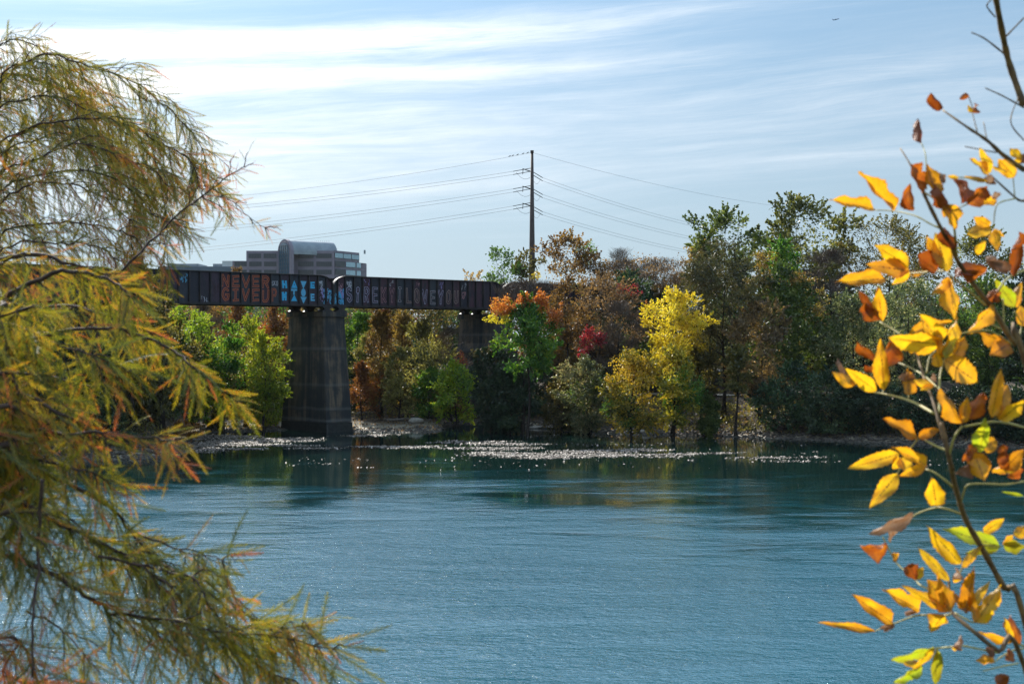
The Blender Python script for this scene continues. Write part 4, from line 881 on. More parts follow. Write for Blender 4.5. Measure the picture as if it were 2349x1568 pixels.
# left of the pier
T('bald_cypress_tree', 'tree', 'rust coloured cypress with dark trunk behind the bright green saplings', 545, 690, 880, 150, 176, 'rust', 'cone', 8500, 60, L=.28, W=.08, trunk_r=.25)
T('bald_cypress_tree', 'tree', 'rust coloured cypress just left of the tall pier', 630, 695, 900, 110, 174, 'rust', 'cone', 6500, 50, L=.28, W=.08, trunk_r=.25, parts=[(613, 752, 46, 28, 'rustbright', 700, 'bright orange red spray')])
T('bare_tree', 'tree', 'grey bare twigs between the rusty cypress and the green saplings', 470, 700, 800, 90, 172, 'twig', 'bare', 3500, 30)
for q, (lab, u_, vt, wd_, yy, pl_) in enumerate((('bright yellow green sapling nearest the near cypress boughs', 420, 700, 130, 150, 'ygreen'), ('bright green sapling, second from the left in the row by the pier', 470, 724, 120, 154, 'ygreen'),
     ('lime green willow like sapling in the middle of the row by the pier', 515, 742, 110, 149, 'leafgreen'), ('tall feathery yellow green sapling right of the middle of the row', 562, 728, 120, 155, 'ygreen'), ('green sapling closest to the left side of the tall pier', 606, 762, 100, 151, 'ygreen'))):
    T('sapling_tree', 'tree', lab, u_, vt, 940, wd_, yy, pl_, 'broad', 7600, 56, L=.24, W=.09, droop=.15, group='green saplings left of the pier', transl=.6, parts=[(u_ + 8, vt + 130, 60, 120, 'paleyellow', 900, 'yellower lower leaves')])
T('waterside_bush', 'bush', 'yellowish bush at the foot of the saplings left of the pier', 590, 855, 972, 100, 156, 'ygreen', 'broad', 5500, 36, L=.2, W=.13)
T('waterside_bush', 'bush', 'yellow green bush filling the gap below the leftmost saplings', 440, 800, 965, 110, 147, 'ygreen', 'broad', 6500, 40, L=.2, W=.12)
T('waterside_bush', 'bush', 'golden olive bush between the tall pier and the slim cypress', 835, 770, 940, 70, 168, 'paleyellow', 'broad', 4500, 30, L=.2, W=.12)
T('waterside_bush', 'bush', 'pale golden bush right of the slim cypress trunk', 915, 800, 945, 90, 160, 'paleyellow', 'broad', 5500, 34, L=.2, W=.12)
T('waterside_bush', 'bush', 'dull brown green bush on the mud below the saplings', 505, 850, 975, 110, 152, 'olive', 'broad', 6500, 40, L=.2, W=.13)
T('waterside_bush', 'bush', 'low green shrub touching the left foot of the pier', 625, 900, 968, 60, 158, 'ygreen', 'broad', 3000, 22, L=.2, W=.13)
T('bald_cypress_tree', 'tree', 'dark olive cypress whose top overlaps the left of the bridge', 305, 562, 950, 185, 124, 'olive', 'cone', 13000, 80, L=.26, W=.07, trunk_r=.26, transl=.5, droop=.2)
T('bald_cypress_tree', 'tree', 'olive cypress leaning in front of the bridge right of the dark one', 372, 618, 960, 90, 127, 'olive', 'spire', 7000, 50, L=.24, W=.07, transl=.55, droop=.2)
T('evergreen_tree', 'tree', 'dark green evergreen on the left bank behind the cypress boughs', 235, 800, 1010, 150, 121, 'bluegreen', 'cone', 11000, 60, L=.24, W=.09, transl=.3)
T('evergreen_tree', 'tree', 'dark shaded tree low on the left bank, near the water', 120, 760, 1020, 170, 120, 'dark', 'broad', 10000, 50, transl=.3)
T('broadleaf_tree', 'tree', 'brown green tree at the water edge on the left bank', 345, 850, 1000, 130, 128, 'olive', 'broad', 8000, 46)
T('broadleaf_tree', 'tree', 'sunlit gold green tree behind the left bank evergreens', 430, 790, 975, 100, 147, 'olive', 'broad', 7000, 40)
T('broadleaf_tree', 'tree', 'tree at the far left edge behind the cypress boughs', 0, 660, 1010, 200, 124, 'green', 'broad', 10000, 50)
T('orange_shrub', 'bush', 'small orange brown shrub hanging over the water on the left', 425, 968, 1004, 60, 126, 'rust', 'broad', 1600, 20, L=.2, W=.12)
# right bank, low dark shrubs
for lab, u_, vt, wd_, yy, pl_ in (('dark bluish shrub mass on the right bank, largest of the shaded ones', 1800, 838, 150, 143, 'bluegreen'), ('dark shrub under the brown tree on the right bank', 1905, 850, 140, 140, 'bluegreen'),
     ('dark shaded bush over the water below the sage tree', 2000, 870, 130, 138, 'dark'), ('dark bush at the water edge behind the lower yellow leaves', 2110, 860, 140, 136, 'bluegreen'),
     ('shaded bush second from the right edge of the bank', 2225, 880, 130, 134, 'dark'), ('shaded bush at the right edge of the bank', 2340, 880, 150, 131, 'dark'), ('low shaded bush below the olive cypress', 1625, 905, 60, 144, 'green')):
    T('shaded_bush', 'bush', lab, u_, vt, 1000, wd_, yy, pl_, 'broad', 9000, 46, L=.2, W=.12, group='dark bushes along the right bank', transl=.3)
T('broadleaf_tree', 'tree', 'thin trunked tree between the path and water below the cypress', 1690, 800, 900, 80, 143, 'olive', 'broad', 2600, 26, trunk_r=.2)
T('broadleaf_tree', 'tree', 'thin green tree left of the olive cypress trunk', 1605, 790, 930, 90, 147, 'olive', 'broad', 4500, 34)
T('orange_treetop', 'tree', 'orange brown treetop poking above the bridge by the office block', 550, 609, 700, 34, 186, 'goldbrown', 'broad', 900, 14)

def thicket():
    pr = []
    for i, (p, L_, W_) in enumerate((('olive', .28, .16), ('brownleaf', .26, .15), ('green', .28, .17), ('goldbrown', .26, .15), ('sage', .24, .15), ('dark', .26, .17))):
        pr.append((p, grow(6.5, .2, 2.9, 2.6, 40, 6500, 'broad', L_, W_, 900 + i)))
    names = {'olive': 'olive', 'brownleaf': 'brown leaved', 'green': 'dull green', 'goldbrown': 'golden brown', 'sage': 'grey green', 'dark': 'dark green'}
    r = random.Random(3)
    rows = [(u, y, 1.0) for u in range(1235, 2480, 42) for y in (162,)] + [(u, 178, 1.35) for u in range(1250, 2480, 46)] + [(u, 172, .9) for u in range(395, 1130, 40)] + [(u, 130, .9) for u in range(-60, 400, 50)] + [(u, 142, 1.2) for u in range(-80, 420, 55)] + [(u, 162, 1.3) for u in range(2500, 4100, 75)] + [(u, 142, 1.3) for u in range(-900, -120, 90)]
    for u, y, s_ in rows:
        yrow = y
        if y == 162 and (1290 < u < 1345 or 1560 < u < 1600 or 1730 < u < 1770): continue
        u += r.uniform(-14, 14); y += r.uniform(-4, 4); p, (tm, cm, wm) = pr[r.choice((0, 1, 2, 3, 4, 5) if u > 1200 else (0, 3, 1, 0, 2, 5))]
        if 1090 < u < 1260 and y > 160: p, (tm, cm, wm) = pr[5]
        x = (u - CU) / F * y; g_ = float(ground_z(x, y)); root = empty('thicket_bush', (x, y, g_ - .05), names[p] + ' bush in the thicket behind the waterside trees', 'bush', names[p] + ' thicket bushes', rz=r.uniform(0, 6.28))
        PENDING.append((root, names[p] + ' bush', u, {162: 'near', 178: 'farther back', 172: 'beyond the gravel bar', 130: 'low on the bank', 142: 'high on the bank'}[yrow])); k = s_ * r.uniform(.75, 1.15); root.scale = (k, k, k * r.uniform(.8, 1.15)); obj('stem', tm, bark, root); obj('foliage', cm, leafmat(p), root, kind='stuff'); obj('twigs', wm, bark, root, kind='stuff')
thicket(); settle_labels()

# ------------------------------------------------------------------ small things on the banks
rng = np.random.default_rng(99)
stone, t = mat('muddy_stone'); tcn = t.new('ShaderNodeTexCoord'); n = t.noise(tcn.outputs['Object'], 2.3, 6, .65)
out(t, pbsdf(t, t.mix(t.sm(n, .35, .65), (.035, .03, .026), (.13, .11, .09)), .7, 0, bump(t, n, .05), .2))
def stones(n, u0, u1, d0, d1, smin, smax):
    U = rng.uniform(u0, u1, n); D_ = d0 + (d1 - d0) * rng.uniform(0, 1, n) ** 1.3; Yv = shore(U) + D_; Xv = (U - CU) / F * Yv; Zv = np.maximum(ground_z(Xv, Yv), -.02)
    base = np.array([[1, 0, 0], [0, 1, 0], [-1, 0, 0], [0, -1, 0], [0, 0, .6], [0, 0, -.5]]); f = np.array([[0, 1, 4], [1, 2, 4], [2, 3, 4], [3, 0, 4], [1, 0, 5], [2, 1, 5], [3, 2, 5], [0, 3, 5]])
    s = rng.uniform(smin, smax, n)[:, None, None] * rng.uniform(.6, 1.3, (n, 6, 1)); a_ = rng.uniform(0, 6.28, n)
    R = np.zeros((n, 3, 3)); R[:, 0, 0] = np.cos(a_); R[:, 0, 1] = -np.sin(a_); R[:, 1, 0] = np.sin(a_); R[:, 1, 1] = np.cos(a_); R[:, 2, 2] = 1
    R[:, 0, 0] *= 1.5
    V = np.einsum('nij,kj->nki', R, base) * s + np.stack([Xv, Yv, Zv], -1)[:, None, :]
    return V.reshape(-1, 3), (f[None] + (np.arange(n) * 6)[:, None, None]).reshape(-1, 3)
V, f = stones(6000, -250, 2600, -.6, 3.6, .05, .34)
o = obj('shore_stones', mesh_np('shore_stones', V, f), stone, kind='stuff'); tag(o, 'muddy stones and debris strewn along the far waterline', 'stones')
# leaf litter and sticks on the banks
n = 9000; U = rng.uniform(-100, 2500, n); Yv = shore(U) + rng.uniform(.3, 17, n); Xv = (U - CU) / F * Yv; C = np.stack([Xv, Yv, ground_z(Xv, Yv) + .07], -1)
V, f = leaf_quads(C, .26, .16); o = obj('leaf_litter', mesh_np('leaf_litter', V, f, tint=rng.uniform(0, 1, n)), leafmat('brownleaf'), kind='stuff'); tag(o, 'fallen brown leaves scattered over the river bank', 'fallen leaves')
# undergrowth that closes the foot of the wood
n = 72000; U = rng.uniform(-200, 2550, n); gent = np.clip(1 - np.abs(U - 770) / 420, 0, 1) > .05
D_ = np.where(gent, rng.uniform(12, 40, n), np.where(rng.uniform(size=n) < .55, rng.uniform(1.2, 10.5, n), rng.uniform(31, 50, n))); keep = (wob(U * .05, D_ * .3, .9) > -.75); U, D_ = U[keep], D_[keep]
Yv = shore(U) + D_; Xv = (U - CU) / F * Yv; gzv = ground_z(Xv, Yv); hh = .5 + .8 * np.clip(wob(Xv, Yv, .5) + .6, 0, 2) * np.where(D_ > 15, 1.6, .8)
C = np.stack([Xv, Yv, gzv + hh * rng.uniform(0, 1, len(U)) ** .8], -1); V, f = leaf_quads(C, .24, .13, bias=np.array([0, 0, .5]))
o = obj('undergrowth', mesh_np('undergrowth', V, f, tint=np.clip(.5 + .3 * wob(Xv, Yv, .4) + rng.normal(0, .15, len(U)), 0, 1)), leafmat('olive'), kind='stuff'); tag(o, 'tangled low undergrowth along the far bank', 'undergrowth')
# floating weed rafts
fm, t = mat('floating_weed'); at = t.new('ShaderNodeAttribute'); at.attribute_name = 'tint'
out(t, pbsdf(t, t.ramp(at.outputs['Fac'], [(0, (.05, .05, .025)), (.45, (.20, .155, .125)), (1, (.46, .38, .33))]), .62, 0, None, .45))
PATCH = [(-60, 180, 1080, 8, 200), (395, 560, 1003, 5, 2600), (470, 690, 1012, 6, 4800), (420, 640, 1021, 4, 3000), (440, 600, 1030, 4, 1800), (380, 470, 1036, 4, 700), (560, 720, 1006, 3, 1300), (810, 905, 999, 3, 900), (640, 700, 1022, 2, 300), (700, 790, 1028, 2, 420),
    (845, 985, 1025, 3.5, 1500), (1000, 1150, 1013, 3, 700), (1100, 1250, 1017, 3, 700), (1040, 1200, 1028, 4, 900), (1075, 1400, 1041, 6, 5200), (1220, 1560, 1044, 5, 2900), (1280, 1500, 1034, 5, 1500), (1120, 1360, 1049, 3, 800), (1540, 1720, 1040, 4, 500), (1660, 1880, 1050, 4, 300), (1750, 1900, 1058, 3, 110),
    (800, 1900, 1054, 22, 200), (1230, 1260, 1000, 3, 60), (1300, 2000, 1016, 12, 240), (2000, 2400, 1060, 18, 120), (640, 800, 1058, 18, 60)]
Cs = []
for (u0, u1, vc, dv, n) in PATCH:
    k = max(4, (u1 - u0) // 16); cu_ = rng.uniform(u0, u1, k); cv_ = vc + rng.normal(0, dv * .42, k); wh = rng.integers(0, k, n)
    U = cu_[wh] + rng.normal(0, 24, n); Vv = cv_[wh] + rng.normal(0, dv * .10 + .22, n) - (U - (u0 + u1) / 2) * .01
    Yv = 10 * F / (Vv - VH); keep = Yv < shore(U) - .2; Xv = (U - CU) / F * Yv
    Cs.append(np.stack([Xv, Yv, rng.uniform(.012, .05, n)], -1)[keep])
C = np.vstack(Cs); n = len(C); a_ = rng.uniform(0, 6.28, n); tl = rng.normal(0, .20, (n, 2)); Lh = rng.uniform(.03, .14, n)
d1 = np.stack([np.cos(a_), np.sin(a_), tl[:, 0]], -1); d2 = np.stack([-np.sin(a_) * .6, np.cos(a_) * .6, tl[:, 1]], -1)
V = np.stack([C - d1 * Lh[:, None], C + d2 * Lh[:, None], C + d1 * Lh[:, None], C - d2 * Lh[:, None]], 1).reshape(-1, 3); V[:, 2] = np.maximum(V[:, 2], .006)
o = obj('floating_weed', mesh_np('floating_weed', V, np.arange(4 * n).reshape(-1, 4), tint=rng.uniform(0, 1, n)), fm, kind='stuff'); tag(o, 'rafts of floating weed and leaves glinting near the far shore', 'floating weed')
# logs and a boulder on the gravel bar
logm = simple('bleached_driftwood', (.16, .14, .12), (.34, .3, .26), 4, .7, bd=.02)
def log(u, v, y, length, ang, r, label):
    x = (u - CU) / F * y; z = max(float(ground_z(x, y)), 0) + r * .7; mb = MB(); d = np.array([math.cos(ang), math.sin(ang), 0]); k = np.linspace(-.5, .5, 7)
    p = [d * length * q + np.array([0, .12 * math.sin(q * 7), .08 * math.cos(q * 9)]) for q in k]; mb.tube(p, r * (1 - .4 * (k + .5)), 7); root = empty('driftwood_log', (x, y, z), label, 'log')
    obj('log_stem', mb.mesh('log_stem', True), logm, root); mb = MB(); mb.tube([p[4], p[4] + np.array([.3, .2, .5]) * length * .25, p[4] + np.array([.5, .3, .8]) * length * .3], [r * .5, r * .35, r * .1], 5); obj('branch_stub', mb.mesh('branch_stub', True), logm, root)
log(845, 958, 165, 4.2, .15, .16, 'pale driftwood log lying on the gravel bar right of the tall pier')
log(935, 965, 160, 5.5, -.12, .13, 'thin driftwood log in front of the slim cypress on the gravel bar')
log(598, 956, 160, 4.5, -.25, .15, 'pale log on the mud just left of the tall pier')
log(1250, 985, 156, 3.5, .1, .14, 'dark log at the waterline below the dark evergreens')
bm = bpy.data.meshes.new('boulder'); import bmesh
b_ = bmesh.new(); bmesh.ops.create_icosphere(b_, subdivisions=3, radius=.5)
for v_ in b_.verts: v_.co = Vector((v_.co.x * 1.7, v_.co.y * 1.1, v_.co.z * .8)) * (1 + .12 * math.sin(v_.co.x * 7) * math.cos(v_.co.y * 6 + v_.co.z * 5))
b_.to_mesh(bm); b_.free()
for u_, y_, s_, lab in ((955, 157.5, 1.0, 'rounded pale boulder on the gravel bar'), (1232, 156.5, .8, 'rounded boulder at the waterline under the dark bushes'), (1480, 147.3, .7, 'boulder on the shore below the yellow bush')):
    x = (u_ - CU) / F * y_; o = obj('boulder', bm, simple('pale_boulder', (.22, .2, .17), (.36, .33, .28), 3, .8, bd=.03), loc=(x, y_, float(ground_z(x, y_)) + .15)); o.scale = (s_,) * 3; tag(o, lab, 'boulder')
# railing, slatted stand, cars beyond the trees
railm = simple('pale_painted_rail', (.5, .52, .53), (.6, .62, .62), 4, .5); darkr = simple('dark_rail_paint', (.03, .03, .03), (.05, .05, .045), 4, .6)
def fence(u0, u1, d, m, h, label, cat='railing'):
    y0, y1 = shore(u0) + d, shore(u1) + d; p0 = np.array([(u0 - CU) / F * y0, y0]); p1 = np.array([(u1 - CU) / F * y1, y1]); z = float(ground_z(*p0)); z1 = float(ground_z(*p1)); r = empty('railing', (*p0, z), label, cat)
    L_ = np.hypot(*(p1 - p0)); k = max(2, int(L_ / 1.6) + 1)
    for i in range(k):
        f_ = i / (k - 1); q = (p1 - p0) * f_; mb = MB(); mb.tube([(q[0], q[1], (z1 - z) * f_ - .2), (q[0], q[1], (z1 - z) * f_ + h)], .035, 6); obj('post', mb.mesh('post'), m, r)
    for hh_ in (h, h * .55): mb = MB(); mb.tube([(0, 0, hh_), (*(p1 - p0), z1 - z + hh_)], .035, 6); obj('rail', mb.mesh('rail'), m, r)
fence(1302, 1345, 31.4, railm, 1.1, 'pale metal railing beside the paved path behind the grey green bush')
fence(1275, 1360, 24.2, darkr, .95, 'low dark railing along the lawn seen through the trees')
fence(1555, 1640, 24.2, darkr, .95, 'dark railing along the lawn under the yellow tree')
x, y = (1312 - CU) / F * 188, 188; st = empty('slatted_stand', (x, y, float(ground_z(x, y))), 'reddish timber slatted stand on pale posts beside the railing', 'timber stand')
redw = simple('reddish_timber', (.22, .09, .07), (.34, .16, .12), 3, .8)
for i, z_ in enumerate((.9, 1.6, 2.3)): mb = MB(); mb.box((0, 0, z_), (2.1 - .1 * i, .9, .32)); obj('slat', mb.mesh('slat'), redw, st)
for sx in (-.8, .8): mb = MB(); mb.box((sx, .2, 1.2), (.12, .12, 2.5)); obj('post', mb.mesh('post'), railm, st)
def car(u, y, rz, body, label):
    x = (u - CU) / F * y; r = empty('parked_car', (x, y, float(ground_z(x, y)) + .02), label, 'car', None, rz); glass = glassd
    mb = MB(); S = [(-2.2, .45, .75), (-2.1, .35, .95), (-1.2, .3, 1.0), (1.0, .3, .98), (2.0, .32, .85), (2.25, .45, .65)]
    for i in range(5):
        (x0, a0, b0), (x1, a1, b1) = S[i], S[i + 1]; mb.add([(x0, -.88, a0), (x0, .88, a0), (x0, .88, b0), (x0, -.88, b0), (x1, -.88, a1), (x1, .88, a1), (x1, .88, b1), (x1, -.88, b1)], [[0, 3, 2, 1], [4, 5, 6, 7], [0, 4, 7, 3], [1, 2, 6, 5], [3, 7, 6, 2], [0, 1, 5, 4]])
    obj('body', mb.mesh('body'), body, r)
    mb = MB(); mb.prism([(-1.7, -.8), (1.0, -.8), (1.0, .8), (-1.7, .8)], .99, 1.42, top_scale=[(-1.3, -.66), (.4, -.66), (.4, .66), (-1.3, .66)]); obj('window', mb.mesh('window'), glass, r)
    mb = MB(); mb.box((-.45, 0, 1.45), (1.75, 1.34, .06)); obj('roof', mb.mesh('roof'), body, r)
    for wx in (-1.35, 1.4):
        for wy in (-.86, .86): mb = MB(); mb.tube([(wx, wy - .1, .33), (wx, wy + .1, .33)], .33, 14); obj('wheel', mb.mesh('wheel'), darkr, r)
cw, t = mat('white_car_paint'); out(t, pbsdf(t, (.75, .75, .74), .3)); cb, t = mat('blue_car_paint'); out(t, pbsdf(t, (.05, .16, .42), .3))
car(1748, 176, .1, cw, 'white parked car glimpsed between trunks under the domed tree'); car(1895, 172, 0, cb, 'blue parked car glimpsed between the dark bushes on the right')

# ------------------------------------------------------------------ thin air between here and the far office blocks
hm = bpy.data.materials.new('haze'); hm.use_nodes = True; hn = hm.node_tree.nodes; hn.clear()
pv = hn.new('ShaderNodeVolumePrincipled'); pv.inputs['Color'].default_value = (.80, .88, 1, 1); pv.inputs['Density'].default_value = .00003; pv.inputs['Anisotropy'].default_value = .0
ho = hn.new('ShaderNodeOutputMaterial'); hm.node_tree.links.new(pv.outputs[0], ho.inputs['Volume'])
mb = MB(); mb.box((0, 0, 30), (2400, 12200, 72)); hz = obj('haze', mb.mesh('haze'), hm, loc=(0, 5000, 0), kind='stuff'); tag(hz, 'thin pale blue haze over the river and the city behind', 'haze')

# ------------------------------------------------------------------ near right: sapling with yellow leaves
rng = np.random.default_rng(21); rs = random.Random(21)
def CA(x, y): return ((x / 2.614 + 1900) / 1.0217, (y / 2.614) / 1.0217)
def CB(x, y): return ((x / 2.614 + 1900) / 1.0217, (y / 2.614 + 500) / 1.0217)
def CC(x, y): return ((x / 2.84 + 1900) / 1.0217, (y / 2.84 + 1050) / 1.0217)
SY = 2.35
twb = simple('yellow_brown_twig_bark', (.10, .06, .03), (.26, .16, .06), 40, .7, bd=.0006)
petm, t = mat('yellow_green_petiole'); out(t, pbsdf(t, (.42, .36, .10), .55))
redpet = petm
def leaf_palette(name, c_main, c_alt, c_rib, stain, transl):
    m, t = mat('leaf_' + name); uvn = t.new('ShaderNodeUVMap'); sp = t.new('ShaderNodeSeparateXYZ'); t.link(uvn.outputs[0], sp.inputs[0])
    u_, v_ = sp.outputs[0], sp.outputs[1]; oi = t.new('ShaderNodeObjectInfo'); rnd = oi.outputs['Random']
    tcn = t.new('ShaderNodeTexCoord'); ofs = t.comb(t.m('MULTIPLY', rnd, 37.0), t.m('MULTIPLY', rnd, 91.0)); va = t.new('ShaderNodeVectorMath', operation='ADD'); t.link(uvn.outputs[0], va.inputs[0]); t.link(ofs, va.inputs[1]); vv = va.outputs[0]
    n1 = t.noise(vv, 2.2, 5, .6); n2 = t.noise(vv, 11, 5, .65); n3 = t.noise(t.mapping(vv, (26, 5, 1)), 1, 3, .6)
    a_ = t.m('ABSOLUTE', t.m('SUBTRACT', v_, .5))
    c = t.mix(t.sm(n1, .35, .7), c_main, c_alt)
    c = t.mix(t.sm(t.m('ADD', n1, t.m('MULTIPLY', rnd, .5)), .62, 1.0, 0, .6), c, c_rib)
    rib = t.sm(t.m('ADD', a_, t.m('MULTIPLY', t.m('SUBTRACT', n3, .5), .20)), .045, .0)
    where = t.sm(t.m('ADD', t.m('MULTIPLY', u_, -1.0), t.m('MULTIPLY', n2, .4)), -.95, -.45)
    c = t.mix(t.m('MULTIPLY', t.m('MULTIPLY', rib, where), stain), c, (.07, .018, .006))
    edge = t.sm(t.m('ADD', a_, t.m('MULTIPLY', t.m('SUBTRACT', n2, .5), .25)), .42, .50)
    c = t.mix(t.m('MULTIPLY', edge, .55), c, c_rib)
    c = t.mix(t.sm(n2, .70, .76, 0, .7), c, (.13, .04, .01))
    side = t.m('SINE', t.m('MULTIPLY', t.m('SUBTRACT', u_, t.m('MULTIPLY', a_, .55)), 62.0)); c = t.mix(t.sm(side, .9, 1.0, 0, .22), c, c_rib)
    d = t.new('ShaderNodeBsdfDiffuse'); tr = t.new('ShaderNodeBsdfTranslucent'); g = t.new('ShaderNodeBsdfGlossy'); g.inputs['Roughness'].default_value = .38
    t.link(c, d.inputs[0]); t.link(c, tr.inputs[0])
    nb = bump(t, t.m('ADD', t.m('MULTIPLY', n2, .6), t.m('MULTIPLY', side, .15)), .0012); t.link(nb, d.inputs['Normal']); t.link(nb, g.inputs['Normal'])
    m1 = t.new('ShaderNodeMixShader'); m1.inputs[0].default_value = transl; t.link(d.outputs[0], m1.inputs[1]); t.link(tr.outputs[0], m1.inputs[2])
    m2 = t.new('ShaderNodeMixShader'); m2.inputs[0].default_value = .05; t.link(m1.outputs[0], m2.inputs[1]); t.link(g.outputs[0], m2.inputs[2])
    out(t, m2.outputs[0]); return m
LM = {'y': leaf_palette('yellow', (.86, .52, .012), (.80, .40, .010), (.45, .12, .01), 1.0, .66),
      'a': leaf_palette('amber', (.86, .38, .012), (.86, .48, .012), (.36, .07, .006), .9, .62),
      'r': leaf_palette('rust', (.36, .075, .010), (.66, .20, .012), (.14, .02, .006), .6, .5),
      'g': leaf_palette('green_yellow', (.42, .52, .015), (.62, .55, .015), (.25, .16, .01), .9, .62),
      'b': leaf_palette('brown_cream', (.30, .13, .05), (.55, .38, .25), (.14, .04, .015), .5, .35)}
def leaf_mesh(kind, k):
    r = random.Random(k * 17 + len(kind)); nu_, nv_ = 18, 6; V, UV = [], []
    fold = {'flat': .35, 'fold': .8, 'curl': 1.45}[kind] * r.uniform(.7, 1.2); bend = {'flat': .10, 'fold': -.18, 'curl': .38}[kind] * r.choice((-1, 1)) * r.uniform(.5, 1.2); tw = {'flat': .25, 'fold': .5, 'curl': 1.6}[kind] * r.uniform(-1, 1)
    ph = r.uniform(0, 6)
    for i in range(nu_ + 1):
        u_ = i / nu_; w_ = (math.sin(math.pi * min(1, u_ ** .82)) ** .85) * (1 - .25 * u_) * .56; w_ = max(w_, .004)
        w_ *= 1 + (.05 if i % 2 else -.05) * (u_ > .15) + .09 * math.sin(u_ * 9 + ph) + r.uniform(-.05, .05)
        for j in range(nv_ + 1):
            q = j / nv_ * 2 - 1; y_ = q * w_; ang = abs(q) * fold; yy = math.copysign(w_ * math.sin(max(ang, 1e-4)) / max(fold, 1e-4) if fold > .01 else abs(y_), q) if ang > 0 else 0
            zz_ = w_ * (1 - math.cos(ang)) / max(fold, .01) * 1.6 + .055 * math.sin(u_ * 13 + ph + q * 2.5) * abs(q) * (1.0 if kind == 'flat' else 1.8)
            a_ = tw * (u_ - .3); y2, z2 = yy * math.cos(a_) - zz_ * math.sin(a_), yy * math.sin(a_) + zz_ * math.cos(a_)
            z2 += bend * (u_ ** 1.6) + .05 * math.sin(u_ * 5 + ph) * (kind != 'flat')
            V.append((u_ - (.16 * u_ ** 3 if kind == 'curl' else 0), y2, z2)); UV.append((u_, (q + 1) / 2))
    idx = np.arange(len(V)).reshape(nu_ + 1, nv_ + 1); f = np.stack([idx[:-1, :-1], idx[1:, :-1], idx[1:, 1:], idx[:-1, 1:]], -1).reshape(-1, 4)
    return mesh_np('leaf', V, f, uv=UV, smooth=True)
LV = {k: [leaf_mesh(k, i) for i in range(4)] for k in ('flat', 'fold', 'curl')}
GX, GY = 1.0, SY
sap = empty('yellow_leaved_sapling', (1.02, 2.45, 8.25), 'near sapling with large yellow and rusty autumn leaves at the right edge', 'sapling')
so_ = Vector((1.02, 2.45, 8.25))
def depth_of(u, v): return SY + .10 * math.sin(u * .013 + 1) + .08 * math.sin(v * .011)
def stem(pts, r0, r1, conv, m, name='branch', start=None):
    q = [P(*conv(*p), depth_of(*conv(*p))) for p in pts]
    if start is not None: q = [Vector(start)] + q
    # smooth
    q = [np.array(p - so_) for p in q]; pts2 = []
    for i in range(len(q) - 1):
        p0, p1, p2, p3 = q[max(i - 1, 0)], q[i], q[i + 1], q[min(i + 2, len(q) - 1)]
        for k in range(5):
            s_ = k / 5; pts2.append(.5 * ((2 * p1) + (-p0 + p2) * s_ + (2 * p0 - 5 * p1 + 4 * p2 - p3) * s_ ** 2 + (-p0 + 3 * p1 - 3 * p2 + p3) * s_ ** 3))
    pts2.append(q[-1]); pts2 = np.array(pts2); rr = .78 * np.linspace(r0, r1, len(pts2)) * (1 + .12 * np.sin(np.arange(len(pts2)) * 1.9))
    mb = MB(); mb.tube(pts2, rr, 8); return obj(name, mb.mesh(name, True), m, sap)
base = (1.02, 2.45, 8.1)
stem([(1420, 1120), (1290, 930), (1150, 680), (1040, 490), (990, 350), (950, 200), (910, 0), (872, -170)], .0075, .0042, CC, twb, start=(1.0, 2.44, 9.0))
stem([(870, 1568), (830, 1430), (790, 1290), (750, 1150), (700, 1020), (640, 830)], .0042, .0026, CB, twb)
stem([(1420, 1440), (1250, 1350), (1100, 1230), (940, 1090), (925, 1000), (920, 880)], .0062, .0026, CC, twb, start=(1.02, 2.44, 8.9))
stem([(1307, 880), (1250, 800), (1180, 690), (1120, 590), (1080, 540), (990, 420), (900, 290), (860, 180)], .0068, .0045, CB, twb, start=(1.06, 2.45, 9.3))
stem([(890, 1560), (800, 1400), (700, 1200), (670, 1110)], .0045, .0034, CA, twb); stem([(665, 1115), (600, 990), (550, 910)], .002, .0014, CA, twb, 'twig')
stem([(1125, -60), (1180, 230), (1220, 400), (1307, 650)], .0062, .0075, CA, twb); stem([(1307, 1040), (1180, 950), (1080, 860), (960, 780), (810, 675)], .0055, .0018, CA, twb)
stem([(1307, 1230), (1260, 1215), (1110, 1080)], .003, .0016, CA, twb)
mb = MB(); mb.tube([(0, 0, -.15), (.01, 0, .5), (.0, -.01, 1.0), (.05, .02, 1.8), (.10, 0, 2.6), (.0, -.05, 3.3)], [.022, .019, .016, .013, .011, .008], 10); obj('main_stem', mb.mesh('main_stem', True), twb, sap)
for pts, r0, r1, cv in (([(985, 200), (1070, 240), (1185, 330)], .0012, .0022, CA), ([(1070, 540), (1180, 590), (1307, 660)], .0012, .002, CA), ([(1200, 220), (1307, 110)], .002, .0016, CA), ([(1105, 0), (1080, 40), (1130, 105)], .0013, .0016, CA),
        ([(1275, 590), (1225, 745), (1307, 860)], .0012, .0016, CA), ([(1185, 330), (1225, 430)], .0012, .002, CA), ([(945, 898), (1140, 935)], .001, .0014, CA), ([(990, 690), (1020, 805)], .001, .0014, CA), ([(965, 585), (1005, 690)], .001, .0012, CA), ([(1060, 750), (1080, 860)], .001, .0012, CA)):
    stem(pts, r0, r1, cv, twb, 'twig')
